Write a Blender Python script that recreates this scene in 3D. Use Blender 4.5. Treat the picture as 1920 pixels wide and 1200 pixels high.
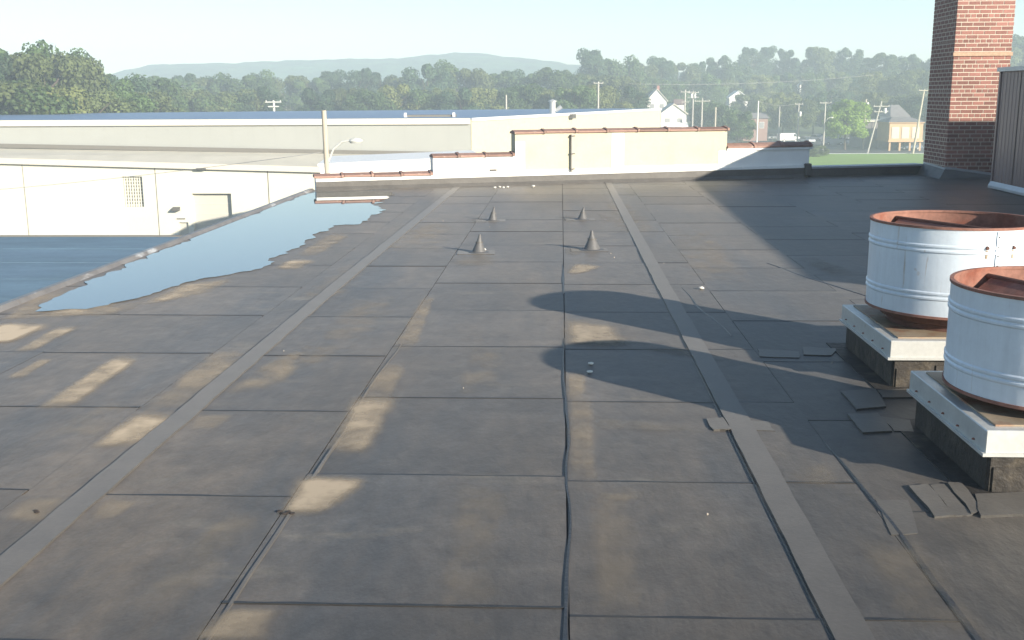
import bpy, bmesh, math, random
import numpy as np
from mathutils import Matrix, Vector, noise as mnoise

for o in list(bpy.data.objects): bpy.data.objects.remove(o)
scene = bpy.context.scene
COL = scene.collection
rad = math.radians

# ------------------------------------------------------------------ camera, sky, sun, exposure
CAM_H = 1.65
YAW, PITCH, ROLL, FOC = rad(2.65), rad(11.9), rad(-0.35), 2000.0
_cy, _sy, _cp, _sp = math.cos(YAW), math.sin(YAW), math.cos(PITCH), math.sin(PITCH)
FWD = np.array([-_sy*_cp, _cy*_cp, -_sp]); _r = np.array([_cy, _sy, 0.0]); _u = np.cross(_r, FWD)
RGT = math.cos(ROLL)*_r + math.sin(ROLL)*_u; UPV = -math.sin(ROLL)*_r + math.cos(ROLL)*_u
CPOS = np.array([0.0, 0.0, CAM_H])
cam_d = bpy.data.cameras.new('camera'); cam = bpy.data.objects.new('camera', cam_d); COL.objects.link(cam)
cam_d.sensor_width = 36.0; cam_d.lens = 36.0*FOC/1920.0; cam_d.clip_start = 0.05; cam_d.clip_end = 9000
cam.matrix_world = Matrix(((RGT[0], UPV[0], -FWD[0], 0), (RGT[1], UPV[1], -FWD[1], 0), (RGT[2], UPV[2], -FWD[2], CAM_H), (0, 0, 0, 1)))
scene.camera = cam

SUN_EL, SUN_AZ = rad(17.0), math.atan2(0.715, -0.699)       # azimuth measured clockwise from +Y
SUNV = Vector((math.sin(SUN_AZ)*math.cos(SUN_EL), math.cos(SUN_AZ)*math.cos(SUN_EL), math.sin(SUN_EL)))
world = bpy.data.worlds.new('World'); scene.world = world; world.use_nodes = True
wn, wl = world.node_tree.nodes, world.node_tree.links
sky = wn.new('ShaderNodeTexSky'); sky.sky_type = 'NISHITA'; sky.sun_disc = False
sky.sun_elevation = SUN_EL; sky.sun_rotation = SUN_AZ
sky.air_density = 1.0; sky.dust_density = 0.4; sky.ozone_density = 2.4; sky.altitude = 150
wl.new(sky.outputs[0], wn['Background'].inputs[0]); wn['Background'].inputs[1].default_value = 0.08
sun_d = bpy.data.lights.new('sun', 'SUN'); sun = bpy.data.objects.new('sun', sun_d); COL.objects.link(sun)
sun_d.energy = 4.8; sun_d.angle = rad(0.6); sun_d.color = (1.0, 0.90, 0.76)
sun.rotation_euler = SUNV.to_track_quat('Z', 'Y').to_euler(); sun.location = (30, -25, 40)
scene.view_settings.view_transform = 'Standard'; scene.view_settings.look = 'None'
scene.view_settings.exposure = 1.22; scene.view_settings.gamma = 1.0; scene.view_settings.use_curve_mapping = False
scene.render.engine = 'CYCLES'
scene.cycles.max_bounces = 8; scene.cycles.volume_bounces = 2; scene.cycles.use_denoising = True
scene.cycles.volume_step_rate = 1.0; scene.cycles.transparent_max_bounces = 16

# ------------------------------------------------------------------ measuring helpers
def ray(px, py): return FWD + RGT*(px-960)/FOC - UPV*(py-600)/FOC
def gnd(px, py, z=0.0):
    d = ray(px, py); return CPOS + d*((z-CAM_H)/d[2])
def aty(px, py, Y):
    d = ray(px, py); return CPOS + d*(Y/d[1])
def top_z(px, py, Y): return float(aty(px, py, Y)[2])

# ------------------------------------------------------------------ mesh helpers
ORI = {}
class MB:
    def __init__(s): s.v, s.f = [], []
    def add(s, vs, fs):
        n = len(s.v); s.v += [tuple(map(float, q)) for q in vs]; s.f += [tuple(i+n for i in f) for f in fs]; return s
    def box(s, x0, x1, y0, y1, z0, z1):
        return s.add([(x0,y0,z0),(x1,y0,z0),(x1,y1,z0),(x0,y1,z0),(x0,y0,z1),(x1,y0,z1),(x1,y1,z1),(x0,y1,z1)],
                     [(0,3,2,1),(4,5,6,7),(0,1,5,4),(1,2,6,5),(2,3,7,6),(3,0,4,7)])
    def obox(s, c, ux, hx, hy, z0, z1):
        ux = np.array(ux, float); ux /= np.linalg.norm(ux); uy = np.array([-ux[1], ux[0]]); c = np.array(c[:2], float)
        P = [c-ux*hx-uy*hy, c+ux*hx-uy*hy, c+ux*hx+uy*hy, c-ux*hx+uy*hy]
        return s.prism(P, z0, z1)
    def prism(s, P, z0, z1):
        n = len(P)
        zz0 = z0 if hasattr(z0, '__len__') else [z0]*n; zz1 = z1 if hasattr(z1, '__len__') else [z1]*n
        vs = [(p[0],p[1],zz0[i]) for i,p in enumerate(P)] + [(p[0],p[1],zz1[i]) for i,p in enumerate(P)]
        return s.add(vs, [tuple(range(n-1,-1,-1)), tuple(range(n,2*n))] + [(i,(i+1)%n,(i+1)%n+n,i+n) for i in range(n)])
    def extrude(s, prof, p0, p1, up=(0,0,1)):
        """profile (a,b): a sideways, b up; swept from p0 to p1"""
        p0, p1 = Vector(p0), Vector(p1); d = (p1-p0).normalized(); side = d.cross(Vector(up)).normalized(); u = side.cross(d)
        n = len(prof); vs = [p0+side*a+u*b for a,b in prof] + [p1+side*a+u*b for a,b in prof]
        return s.add(vs, [tuple(range(n)), tuple(range(2*n-1,n-1,-1))] + [(i,i+n,(i+1)%n+n,(i+1)%n) for i in range(n)])
    def tube(s, pts, rads, n=8, caps=True):
        pts = [Vector(p) for p in pts]
        if not hasattr(rads, '__len__'): rads = [rads]*len(pts)
        vs = []
        for i, p in enumerate(pts):
            d = (pts[min(i+1,len(pts)-1)]-pts[max(i-1,0)]).normalized()
            a = d.cross(Vector((0,0,1)) if abs(d.z) < 0.95 else Vector((1,0,0))).normalized(); b = d.cross(a)
            for k in range(n):
                t = 2*math.pi*k/n; vs.append(p+(a*math.cos(t)+b*math.sin(t))*rads[i])
        fs = [(i*n+k, i*n+(k+1)%n, (i+1)*n+(k+1)%n, (i+1)*n+k) for i in range(len(pts)-1) for k in range(n)]
        if caps: fs += [tuple(range(n-1,-1,-1)), tuple(range((len(pts)-1)*n, len(pts)*n))]
        return s.add(vs, fs)
    def lathe(s, prof, c, n=48, close=False):
        vs = []
        for r, z in prof:
            for k in range(n):
                t = 2*math.pi*k/n; vs.append((c[0]+r*math.cos(t), c[1]+r*math.sin(t), c[2]+z))
        m = len(prof); fs = [(i*n+k, i*n+(k+1)%n, ((i+1)%m)*n+(k+1)%n, ((i+1)%m)*n+k) for i in range(m if close else m-1) for k in range(n)]
        return s.add(vs, fs)

def obj(name, mb, mat, parent=None, smooth=False, origin=None, kind=None, bevel=0, label=None):
    org = ORI[parent.name] if parent else (Vector(origin) if origin is not None else Vector((0,0,0)))
    me = bpy.data.meshes.new(name); me.from_pydata([tuple(Vector(q)-org) for q in mb.v], [], mb.f)
    if mat: me.materials.append(mat)
    bm = bmesh.new(); bm.from_mesh(me); bmesh.ops.recalc_face_normals(bm, faces=bm.faces[:])
    if bevel: bmesh.ops.bevel(bm, geom=bm.edges[:], offset=bevel, segments=1, affect='EDGES', profile=0.5)
    bm.to_mesh(me); bm.free()
    if smooth is True: me.polygons.foreach_set('use_smooth', [True]*len(me.polygons))
    o = bpy.data.objects.new(name, me); COL.objects.link(o)
    if smooth == 'auto':
        me.polygons.foreach_set('use_smooth', [True]*len(me.polygons))
        try: me.set_sharp_from_angle(angle=rad(38))
        except Exception: pass
    if parent: o.parent = parent; ORI[o.name] = org
    else: o.location = org; ORI[o.name] = org
    if kind: o['kind'] = kind
    if label: o['label'] = label
    return o
def tag(o, label, cat, group=None):
    o['label'] = label; o['category'] = cat
    if group: o['group'] = group
    return o
def thing(name, loc, label, cat, group=None):
    o = bpy.data.objects.new(name, None); COL.objects.link(o); o.location = loc; o.empty_display_size = 0.2
    ORI[o.name] = Vector(loc); return tag(o, label, cat, group)
def link_copy(src, parent):
    c = src.copy(); COL.objects.link(c); c.parent = parent; return c

# ------------------------------------------------------------------ materials
def mat(name, col, rough=0.7, metal=0.0, spec=0.5, noise=None, noise2=None, bump=None, coord='pos', rnd=0.0, transl=0.0, sheen=0.0, drough=0.0):
    """col base colour; noise=(scale, amount[, (sx,sy,sz)]) value mottling; noise2=(scale, colour, lo, hi[, stretch]) patches of a second colour"""
    m = bpy.data.materials.new(name); m.use_nodes = True; N, L = m.node_tree.nodes, m.node_tree.links
    b = N['Principled BSDF']; b.inputs['Roughness'].default_value = rough; b.inputs['Metallic'].default_value = metal
    b.inputs['Specular IOR Level'].default_value = spec
    if sheen: b.inputs['Sheen Weight'].default_value = sheen; b.inputs['Sheen Roughness'].default_value = 0.5
    if drough: b.inputs['Diffuse Roughness'].default_value = drough
    if coord == 'pos': src = N.new('ShaderNodeNewGeometry').outputs['Position']
    else: src = N.new('ShaderNodeTexCoord').outputs['Object']
    def tex(scale, stretch=(1,1,1), detail=5):
        mp = N.new('ShaderNodeMapping'); mp.inputs['Scale'].default_value = stretch; L.new(src, mp.inputs[0])
        t = N.new('ShaderNodeTexNoise'); t.inputs['Scale'].default_value = scale; t.inputs['Detail'].default_value = detail
        t.inputs['Roughness'].default_value = 0.6; L.new(mp.outputs[0], t.inputs['Vector']); return t.outputs['Fac']
    rgb = N.new('ShaderNodeRGB'); rgb.outputs[0].default_value = (*col, 1); cur = rgb.outputs[0]
    def mixc(fac, a, c2, mode='MIX'):
        x = N.new('ShaderNodeMix'); x.data_type = 'RGBA'; x.blend_type = mode
        if hasattr(fac, 'node'): L.new(fac, x.inputs[0])
        else: x.inputs[0].default_value = fac
        L.new(a, x.inputs[6])
        if hasattr(c2, 'node'): L.new(c2, x.inputs[7])
        else: x.inputs[7].default_value = (*c2, 1)
        return x.outputs[2]
    def rng(v, lo, hi, a, c):
        r = N.new('ShaderNodeMapRange'); L.new(v, r.inputs[0])
        r.inputs[1].default_value = lo; r.inputs[2].default_value = hi; r.inputs[3].default_value = a; r.inputs[4].default_value = c; return r.outputs[0]
    for nn in (noise2 if isinstance(noise2, list) else [noise2] if noise2 else []):
        t = tex(nn[0], nn[4] if len(nn) > 4 else (1,1,1)); cur = mixc(rng(t, nn[2], nn[3], 0, 1), cur, nn[1])
    for nn in (noise if isinstance(noise, list) else [noise] if noise else []):
        t = tex(nn[0], nn[2] if len(nn) > 2 else (1,1,1)); v = rng(t, 0.25, 0.75, 1-nn[1], 1+nn[1])
        h = N.new('ShaderNodeHueSaturation'); L.new(cur, h.inputs['Color']); L.new(v, h.inputs['Value']); cur = h.outputs[0]
    if rnd:
        oi = N.new('ShaderNodeObjectInfo'); v = rng(oi.outputs['Random'], 0, 1, 1-rnd, 1+rnd)
        h = N.new('ShaderNodeHueSaturation'); L.new(cur, h.inputs['Color']); L.new(v, h.inputs['Value']); cur = h.outputs[0]
    L.new(cur, b.inputs['Base Color'])
    if bump:
        t = tex(bump[0], bump[2] if len(bump) > 2 else (1,1,1), 6); bp = N.new('ShaderNodeBump'); bp.inputs['Strength'].default_value = bump[1]
        bp.inputs['Distance'].default_value = bump[3] if len(bump) > 3 else 0.01; L.new(t, bp.inputs['Height']); L.new(bp.outputs[0], b.inputs['Normal'])
    if transl:
        tr = N.new('ShaderNodeBsdfTranslucent'); L.new(cur, tr.inputs[0]); mx = N.new('ShaderNodeMixShader'); mx.inputs[0].default_value = transl
        L.new(b.outputs[0], mx.inputs[1]); L.new(tr.outputs[0], mx.inputs[2]); L.new(mx.outputs[0], N['Material Output'].inputs[0])
    return m

M = {}
M['deck'] = mat('bitumen_deck', (0.03,0.03,0.032), 0.8)
M['membrane'] = mat('roof_membrane', (0.039,0.036,0.0335), 0.5, spec=0.40, rnd=0.15, sheen=0.045, drough=1.0,
    noise=[(0.9,0.34,(1,0.28,1)),(3.5,0.26),(14,0.24,(1,0.5,1)),(70,0.2)],
    noise2=[(0.55,(0.062,0.050,0.037),0.44,0.68,(1,0.35,1)),(0.8,(0.025,0.027,0.030),0.5,0.68,(1.6,0.22,1)),(2.2,(0.066,0.060,0.050),0.60,0.72,(0.5,1.6,1))], bump=(16,0.45,(1,0.5,1),0.010))
M['strip'] = mat('seam_tape', (0.060,0.055,0.049), 0.48, sheen=0.045, drough=1.0, noise=[(5,0.15),(50,0.12)], bump=(60,0.25,(1,1,1),0.004))
M['patch'] = mat('roof_patch', (0.064,0.058,0.050), 0.48, sheen=0.045, drough=1.0, rnd=0.15, noise=[(6,0.2),(60,0.12)], bump=(50,0.3,(1,1,1),0.005))
M['bleed'] = mat('lap_bitumen', (0.028,0.027,0.026), 0.5, noise=(8,0.3))
M['tar'] = mat('tar_bead', (0.028,0.03,0.034), 0.42, noise=(30,0.3), bump=(40,0.4,(1,1,1),0.01))
M['flash'] = mat('base_flashing', (0.095,0.09,0.082), 0.55, noise=[(2.5,0.25),(30,0.12)], bump=(12,0.25,(1,1,1),0.02))
M['curbfelt'] = mat('curb_felt', (0.036,0.032,0.028), 0.6, spec=0.3, noise=[(9,0.3),(40,0.15)], noise2=(6,(0.09,0.075,0.055),0.55,0.75), bump=(18,0.5,(1,1,1),0.02))
M['whitestrip'] = mat('white_counterflashing', (0.78,0.78,0.75), 0.5, noise=(6,0.08))
M['creamwall'] = mat('cream_painted_wall', (0.48,0.46,0.345), 0.8, noise=[(3,0.08),(30,0.06)], noise2=(1.4,(0.50,0.44,0.33),0.55,0.75))
M['whitewall'] = mat('white_painted_wall', (0.80,0.80,0.76), 0.8, noise=[(3,0.05)])
M['clay'] = mat('clay_coping', (0.27,0.165,0.13), 0.7, rnd=0.22, noise=(14,0.2), noise2=(9,(0.5,0.4,0.32),0.62,0.72), bump=(30,0.2,(1,1,1),0.01))
M['duct'] = mat('painted_duct_steel', (0.60,0.67,0.73), 0.42, metal=0.1, noise=[(2.2,0.07,(1,1,2)),(9,0.07,(3,3,0.25)),(40,0.03)], noise2=[(7,(0.42,0.36,0.30),0.66,0.78),(9,(0.40,0.33,0.26),0.64,0.80,(4,4,0.35))], bump=(4,0.22,(1,1,1),0.02))
M['rust'] = mat('rusted_steel', (0.235,0.115,0.085), 0.85, noise=[(9,0.25),(45,0.2)], noise2=(4,(0.2,0.06,0.035),0.5,0.7), bump=(40,0.3,(1,1,1),0.004))
M['darkrust'] = mat('dark_rust', (0.10,0.045,0.032), 0.85, noise=[(9,0.3),(40,0.2)])
M['capmetal'] = mat('curb_cap_metal', (0.52,0.53,0.51), 0.4, metal=0.35, noise=[(5,0.1),(40,0.06)], noise2=(6,(0.3,0.22,0.14),0.66,0.78))
M['captop'] = mat('curb_cap_top', (0.30,0.24,0.17), 0.6, metal=0.2, noise=[(7,0.3)], noise2=(5,(0.25,0.11,0.06),0.5,0.68))
M['lead'] = mat('lead_boot', (0.10,0.10,0.10), 0.55, noise=(30,0.2))
M['brick'] = mat('red_brick', (0.225,0.105,0.085), 0.85, rnd=0.28, noise=[(30,0.15),(0.9,0.2,(1,1,0.5))], bump=(60,0.3,(1,1,1),0.004))
M['mortar'] = mat('mortar', (0.52,0.46,0.38), 0.9, noise=(25,0.15))
M['stone'] = mat('stone_band', (0.42,0.29,0.2), 0.85, noise=(20,0.2))
M['brownmetal'] = mat('brown_ribbed_metal', (0.20,0.145,0.14), 0.5, metal=0.1, noise=[(1.2,0.08,(1,1,0.3)),(20,0.05)])
M['trimmetal'] = mat('pale_metal_trim', (0.42,0.44,0.46), 0.45, metal=0.3, noise=(6,0.1))
M['edgemetal'] = mat('roof_edge_metal', (0.24,0.22,0.20), 0.45, metal=0.4, noise=[(4,0.25)], noise2=(3.0,(0.55,0.55,0.53),0.60,0.68,(1,0.4,1)))  # pale patches are sun glints painted into the metal colour
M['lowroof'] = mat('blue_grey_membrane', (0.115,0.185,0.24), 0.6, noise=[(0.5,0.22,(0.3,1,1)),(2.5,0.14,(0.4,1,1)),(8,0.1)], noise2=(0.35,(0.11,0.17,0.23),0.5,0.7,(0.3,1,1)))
M['blueroof'] = mat('blue_standing_seam_roof', (0.12,0.19,0.30), 0.45, noise=(0.15,0.08))
M['wh_wall'] = mat('cream_tiltup_concrete', (0.64,0.63,0.53), 0.85, noise=[(0.3,0.05),(4,0.03)])
M['wh_grey'] = mat('pale_ribbed_siding', (0.34,0.35,0.325), 0.75, noise=(0.2,0.05))
M['wh_trim'] = mat('pale_trim', (0.62,0.58,0.48), 0.7)
M['wh_dark'] = mat('dark_flashing', (0.16,0.15,0.13), 0.8)
M['wh_roof'] = mat('beige_low_roof', (0.55,0.52,0.43), 0.85, noise=(0.4,0.12))
M['door'] = mat('grey_door', (0.52,0.50,0.43), 0.7)
M['dark'] = mat('dark_fixture', (0.10,0.095,0.085), 0.6)
M['glass'] = mat('window_glass', (0.05,0.06,0.07), 0.12)
M['housepane'] = mat('blown_out_pane', (0.30,0.30,0.29), 0.2)  # window glass coloured paler to look blown out by bright light
M['woodpole'] = mat('weathered_pole', (0.45,0.40,0.31), 0.85, noise=(3,0.2,(6,6,0.6)))
M['greypole'] = mat('grey_pole', (0.42,0.40,0.35), 0.8, noise=(3,0.15,(6,6,0.6)))
M['lamp'] = mat('pale_lamp_metal', (0.66,0.66,0.60), 0.4, metal=0.2)
M['steel'] = mat('galvanised_steel', (0.6,0.6,0.57), 0.35, metal=0.5)
M['wire'] = mat('wire', (0.30,0.30,0.30), 0.6)
M['housewhite'] = mat('white_siding', (0.78,0.76,0.70), 0.8)
M['houseroof'] = mat('brown_shingle', (0.20,0.13,0.11), 0.9, noise=(1.5,0.2))
M['greyroof'] = mat('grey_shingle', (0.20,0.185,0.18), 0.9, noise=(1.5,0.2))
M['tan'] = mat('tan_siding', (0.55,0.36,0.20), 0.8, noise=(1,0.1))
M['greywall'] = mat('grey_wall', (0.15,0.14,0.14), 0.85, noise=(0.6,0.12))
M['grass'] = mat('grass_ground', (0.075,0.10,0.035), 0.95, noise=[(0.05,0.25),(0.6,0.2)], noise2=(0.03,(0.12,0.10,0.06),0.5,0.7))
M['lawn'] = mat('mown_lawn', (0.19,0.31,0.04), 0.95, noise=[(0.15,0.15),(2,0.12)])
M['asphalt'] = mat('asphalt', (0.055,0.056,0.06), 0.85, noise=[(0.2,0.2),(3,0.1)])
M['paint'] = mat('road_paint', (0.75,0.74,0.70), 0.7)
M['bark'] = mat('bark', (0.09,0.07,0.05), 0.95, noise=(6,0.3,(1,1,0.2)), coord='obj')
M['tyre'] = mat('tyre', (0.02,0.02,0.02), 0.85)
M['hill'] = mat('wooded_hill', (0.06,0.115,0.055), 0.95, noise=[(0.02,0.3),(0.08,0.4)], bump=(0.06,1.0,(1,1,1),6.0))
M['debris'] = mat('pale_debris', (0.7,0.68,0.6), 0.8)
M['darkdebris'] = mat('dark_leaf_debris', (0.04,0.03,0.025), 0.9)
for k, c in dict(mid=(0.080,0.130,0.042), olive=(0.11,0.14,0.05), dark=(0.06,0.105,0.05), bright=(0.22,0.34,0.05), yellow=(0.16,0.185,0.06)).items():
    M['leaf_'+k] = mat('foliage_'+k, c, 0.6, spec=0.25, rnd=0.22, noise=[(6,0.35),(40,0.25)], coord='obj', transl=0.25)

def water_mat():
    m = bpy.data.materials.new('puddle_water'); m.use_nodes = True; N, L = m.node_tree.nodes, m.node_tree.links
    b = N['Principled BSDF']; b.inputs['Base Color'].default_value = (0.07,0.085,0.09,1); b.inputs['Roughness'].default_value = 0.015
    b.inputs['IOR'].default_value = 1.8; b.inputs['Specular IOR Level'].default_value = 0.6
    g = N.new('ShaderNodeNewGeometry'); t = N.new('ShaderNodeTexNoise'); t.inputs['Scale'].default_value = 3.0; L.new(g.outputs['Position'], t.inputs['Vector'])
    bp = N.new('ShaderNodeBump'); bp.inputs['Strength'].default_value = 0.02; bp.inputs['Distance'].default_value = 0.004
    L.new(t.outputs[0], bp.inputs['Height']); L.new(bp.outputs[0], b.inputs['Normal']); return m
M['water'] = water_mat()
def silt_mat(name, col):
    m = bpy.data.materials.new(name); m.use_nodes = True; N, L = m.node_tree.nodes, m.node_tree.links
    b = N['Principled BSDF']; b.inputs['Base Color'].default_value = (*col,1); b.inputs['Roughness'].default_value = 0.85; b.inputs['Specular IOR Level'].default_value = 0.3; b.inputs['Sheen Weight'].default_value = 0.055; b.inputs['Diffuse Roughness'].default_value = 1.0
    a = N.new('ShaderNodeAttribute'); a.attribute_name = 'cover'
    g = N.new('ShaderNodeNewGeometry'); t = N.new('ShaderNodeTexNoise'); t.inputs['Scale'].default_value = 4; t.inputs['Detail'].default_value = 10; t.inputs['Roughness'].default_value = 0.65
    L.new(g.outputs['Position'], t.inputs['Vector'])
    x = N.new('ShaderNodeMath'); x.operation = 'MULTIPLY_ADD'; L.new(t.outputs[0], x.inputs[0]); x.inputs[1].default_value = 2.3; x.inputs[2].default_value = -1.2
    y = N.new('ShaderNodeMath'); y.operation = 'MULTIPLY_ADD'; L.new(a.outputs['Fac'], y.inputs[0]); y.inputs[1].default_value = 1.0; L.new(x.outputs[0], y.inputs[2])
    z = N.new('ShaderNodeMath'); z.operation = 'MULTIPLY'; z.use_clamp = True; L.new(y.outputs[0], z.inputs[0]); L.new(a.outputs['Fac'], z.inputs[1])
    L.new(z.outputs[0], b.inputs['Alpha']); return m
M['silt'] = silt_mat('dried_silt', (0.20,0.17,0.128)); M['siltpale'] = silt_mat('pale_dust', (0.13,0.12,0.105))

R = random.Random(11)
GZ = -9.5                                            # level of the street below the roof
def wall_y(x): return 19.1 + 0.30*(x+4.41)            # skewed far edge of the roof
def wallpt(px, py):
    d = ray(px, py); t = (19.1+0.30*4.41)/(d[1]-0.30*d[0]); return CPOS + d*t

# ================================================================== GROUND, ROADS, HILLS
def sstep(t): t = min(1, max(0, t)); return t*t*(3-2*t)
def terrain(x, y):
    z = GZ + 19*sstep((y-262)/230)*sstep((x+15)/75)
    z += 6*sstep((y-420)/300)
    return z
def grid(xs, ys, fz):
    mb = MB(); nx = len(xs); mb.v = [(x, y, fz(x, y)) for y in ys for x in xs]
    mb.f = [(j*nx+i, j*nx+i+1, (j+1)*nx+i+1, (j+1)*nx+i) for j in range(len(ys)-1) for i in range(nx-1)]; return mb
XS = sorted(set([-640,-500] + list(range(-400,401,20)) + [500,640]))
YS = sorted(set([-150,-60,0,60,120,180,220,240] + list(range(250,560,15)) + [600,700,820]))
obj('ground', grid(XS, YS, terrain), M['grass'], smooth=True, kind='structure')
obj('street', MB().prism([(20,205),(170,205),(170,262),(20,262)], GZ+0.02, GZ+0.06), M['asphalt'], kind='structure')
obj('yard', MB().prism([(-120,-20),(18,-20),(18,150),(-120,150)], GZ+0.02, GZ+0.06), M['asphalt'], kind='structure')
obj('lawn', MB().prism([(22,120),(130,120),(130,203.5),(22,203.5)], GZ+0.02, GZ+0.10), M['lawn'], kind='structure')
obj('kerb', MB().prism([(22,203.6),(150,203.6),(150,204.0),(22,204.0)], GZ+0.02, GZ+0.17), M['trimmetal'], kind='structure')
mb = MB()
for i in range(9): mb.box(45+i*9, 49+i*9, 226, 226.4, GZ+0.061, GZ+0.066)
obj('road_markings', mb, M['paint'], kind='structure')
# distant wooded ridge, crest measured against the photograph
crest = [(-400,178),(100,160),(250,130),(300,121),(380,117),(450,116),(560,112),(680,111),(760,108),(800,103),(850,100),(900,101),(960,108),(1020,113),(1100,125),(1250,140),(1500,150),(2300,165)]
def ridge(Y0, dy, name, off):
    mb = MB(); xs = np.linspace(-400, 2300, 180); rows = 9; nx = len(xs)
    for j in range(rows):
        for i, px in enumerate(xs):
            cz = np.interp(px, [c[0] for c in crest], [c[1] for c in crest]) + off
            p = aty(px, cz, Y0+dy); t = j/(rows-1)
            zt = p[2]*1.0; y = Y0 + dy*t
            z = (GZ-2) + (zt-GZ+2)*sstep(t)**0.85
            z += (mnoise.noise(Vector((p[0]*0.02, y*0.02, 3))) * 1.2 + mnoise.noise(Vector((p[0]*0.12, y*0.12, 9)))*1.0) * min(1, t*2)
            mb.v.append((p[0]*(y/(Y0+dy)), y, z))
    mb.f = [(j*nx+i, j*nx+i+1, (j+1)*nx+i+1, (j+1)*nx+i) for j in range(rows-1) for i in range(nx-1)]
    # back slope so that the hill is a closed land form
    n0 = len(mb.v); 
    for i in range(nx):
        q = mb.v[(rows-1)*nx+i]; mb.v.append((q[0]*1.1, q[1]*1.12, GZ-3))
    mb.f += [((rows-1)*nx+i, (rows-1)*nx+i+1, n0+i+1, n0+i) for i in range(nx-1)]
    obj(name, mb, M['hill'], smooth=True, kind='structure')
ridge(520, 190, 'hills', 0)

# ================================================================== OUR BUILDING AND ITS FLAT ROOF
XL, XR, YN = -4.5, 16.0, -9.0
footprint = [(XL,YN),(XR,YN),(XR,wall_y(XR)),(XL,wall_y(XL))]
bld = thing('factory_building', (0,0,GZ), 'long factory building carrying the dark flat roof in the foreground', 'building')
inset = [(XL+0.06,YN+0.06),(XR-0.06,YN+0.06),(XR-0.06,wall_y(XR)-0.06),(XL+0.06,wall_y(XL)-0.06)]
obj('wall', MB().prism(inset, GZ, -0.31), M['creamwall'], bld)
roof = obj('flat_roof', MB().prism(footprint, -0.30, -0.012), M['deck'], kind='structure', origin=(0,0,-0.3))

# membrane panels laid in lengthwise bays
bays = [(-4.42,-3.42,5.49-1.24*3+0.02),(-3.42,-2.28,5.49-1.24*3),(-2.28,-1.99,4.17),(-1.99,-1.125,4.19),(-1.125,0.03,3.23),(0.03,0.85,4.41),(0.85,1.275,4.42),
        (1.275,2.35,4.1),(2.35,3.5,3.7),(3.5,4.65,4.3),(4.65,5.8,3.5),(5.8,7.5,4.0)]
GAP = 0.0032
for bi, (xa, xb, y0) in enumerate(bays):
    k0 = int(math.floor((1.0-y0)/1.235)); Y = y0 + k0*1.235
    while Y < 23:
        ya, yb = Y+GAP, Y+1.235-GAP; P = []; z0 = R.uniform(-0.0010, 0.0006); dz = R.uniform(0.0020, 0.0042)
        if ya < wall_y(xa)-0.05:
            jl = [R.uniform(-0.006,0.006) for _ in range(4)]
            fa, fb = min(yb+jl[2], wall_y(xa)), min(yb+jl[3], wall_y(xb))
            g1 = 0.0035 if bi in (4,5) else 0.0012; P = [(xa+g1, ya+jl[0]*0.3), (xb-g1, ya+jl[1]*0.3), (xb-g1, fb), (xa+g1, fa)]
            if ya > 2.0 and xb-xa > 0.3:
                w0 = 0.012+0.0016*Y; npt = 9; up_, lo_ = [], []
                for q in range(npt+1):
                    xx = xa+0.004+(xb-xa-0.008)*q/npt; ww = w0*R.uniform(0.35,1.0)
                    up_.append((xx, min(ya+ww*0.7, wall_y(xx)-0.01))); lo_.append((xx, min(ya-ww*0.3, wall_y(xx)-0.012)))
                obj('bleed_line', MB().prism(lo_+up_[::-1], -0.004, z0+dz+0.0012), M['bleed'], roof)
            obj('roof_panel', MB().prism(P, -0.012, [z0, z0, z0+dz, z0+dz]), M['membrane'], roof)
        Y += 1.235
obj('roof_field', MB().prism([(XL+0.1,YN+0.1),(7.5,YN+0.1),(7.5,0.9),(XL+0.1,0.9)], -0.012, 0.0), M['membrane'], roof)
obj('roof_field', MB().prism([(7.505,YN+0.1),(XR-0.1,YN+0.1),(XR-0.1,wall_y(XR-0.1)),(7.505,wall_y(7.505))], -0.012, 0.0), M['membrane'], roof)

def ribbon(pts, widths, h, jit=0.0, seed=1, step=0.05, smoothj=1.7):
    """low raised band along a poly-line, ragged edges"""
    out = []; 
    for a, b in zip(pts[:-1], pts[1:]):
        n = max(1, int(math.hypot(b[0]-a[0], b[1]-a[1])/step)); out += [(a[0]+(b[0]-a[0])*i/n, a[1]+(b[1]-a[1])*i/n) for i in range(n)]
    out.append(pts[-1]); mb = MB(); n = len(out)
    for i, p in enumerate(out):
        a, b = out[max(0,i-1)], out[min(n-1,i+1)]; d = Vector((b[0]-a[0], b[1]-a[1])).normalized(); s = Vector((d.y,-d.x))
        w = np.interp(i/(n-1), np.linspace(0,1,len(widths)), widths)
        o = mnoise.noise(Vector((seed*7.3, i*step*smoothj, 0)))*jit; l = w/2*(1+jit*14*mnoise.noise(Vector((seed, i*step*5, 2)))); r_ = w/2*(1+jit*14*mnoise.noise(Vector((seed+3, i*step*5, 5))))
        for off, z in ((-l, 0.0), (-l+0.004, h), (r_-0.004, h), (r_, 0.0)):
            mb.v.append((p[0]+s.x*(o+off), p[1]+s.y*(o+off), z-0.001 if z == 0 else z))
    for i in range(n-1):
        for k in range(3): mb.f.append((i*4+k, i*4+k+1, (i+1)*4+k+1, (i+1)*4+k))
    mb.f += [(0,1,2,3), ((n-1)*4+3,(n-1)*4+2,(n-1)*4+1,(n-1)*4)]
    return mb
obj('seam_tape', ribbon([(-1.99,0.9),(-1.99,9.0),(-1.95,14.0),(-1.90,wall_y(-1.9)-0.05)], [0.135,0.13,0.135], 0.0080, 0.006, 3), M['strip'], roof, label='pale seam tape left of the middle')
obj('seam_tape', ribbon([(0.905,0.9),(0.915,5.0),(0.905,9.0),(0.905,wall_y(0.9)-0.05)], [0.13,0.135,0.13], 0.0080, 0.005, 4), M['strip'], roof, label='pale seam tape right of the middle')
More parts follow.
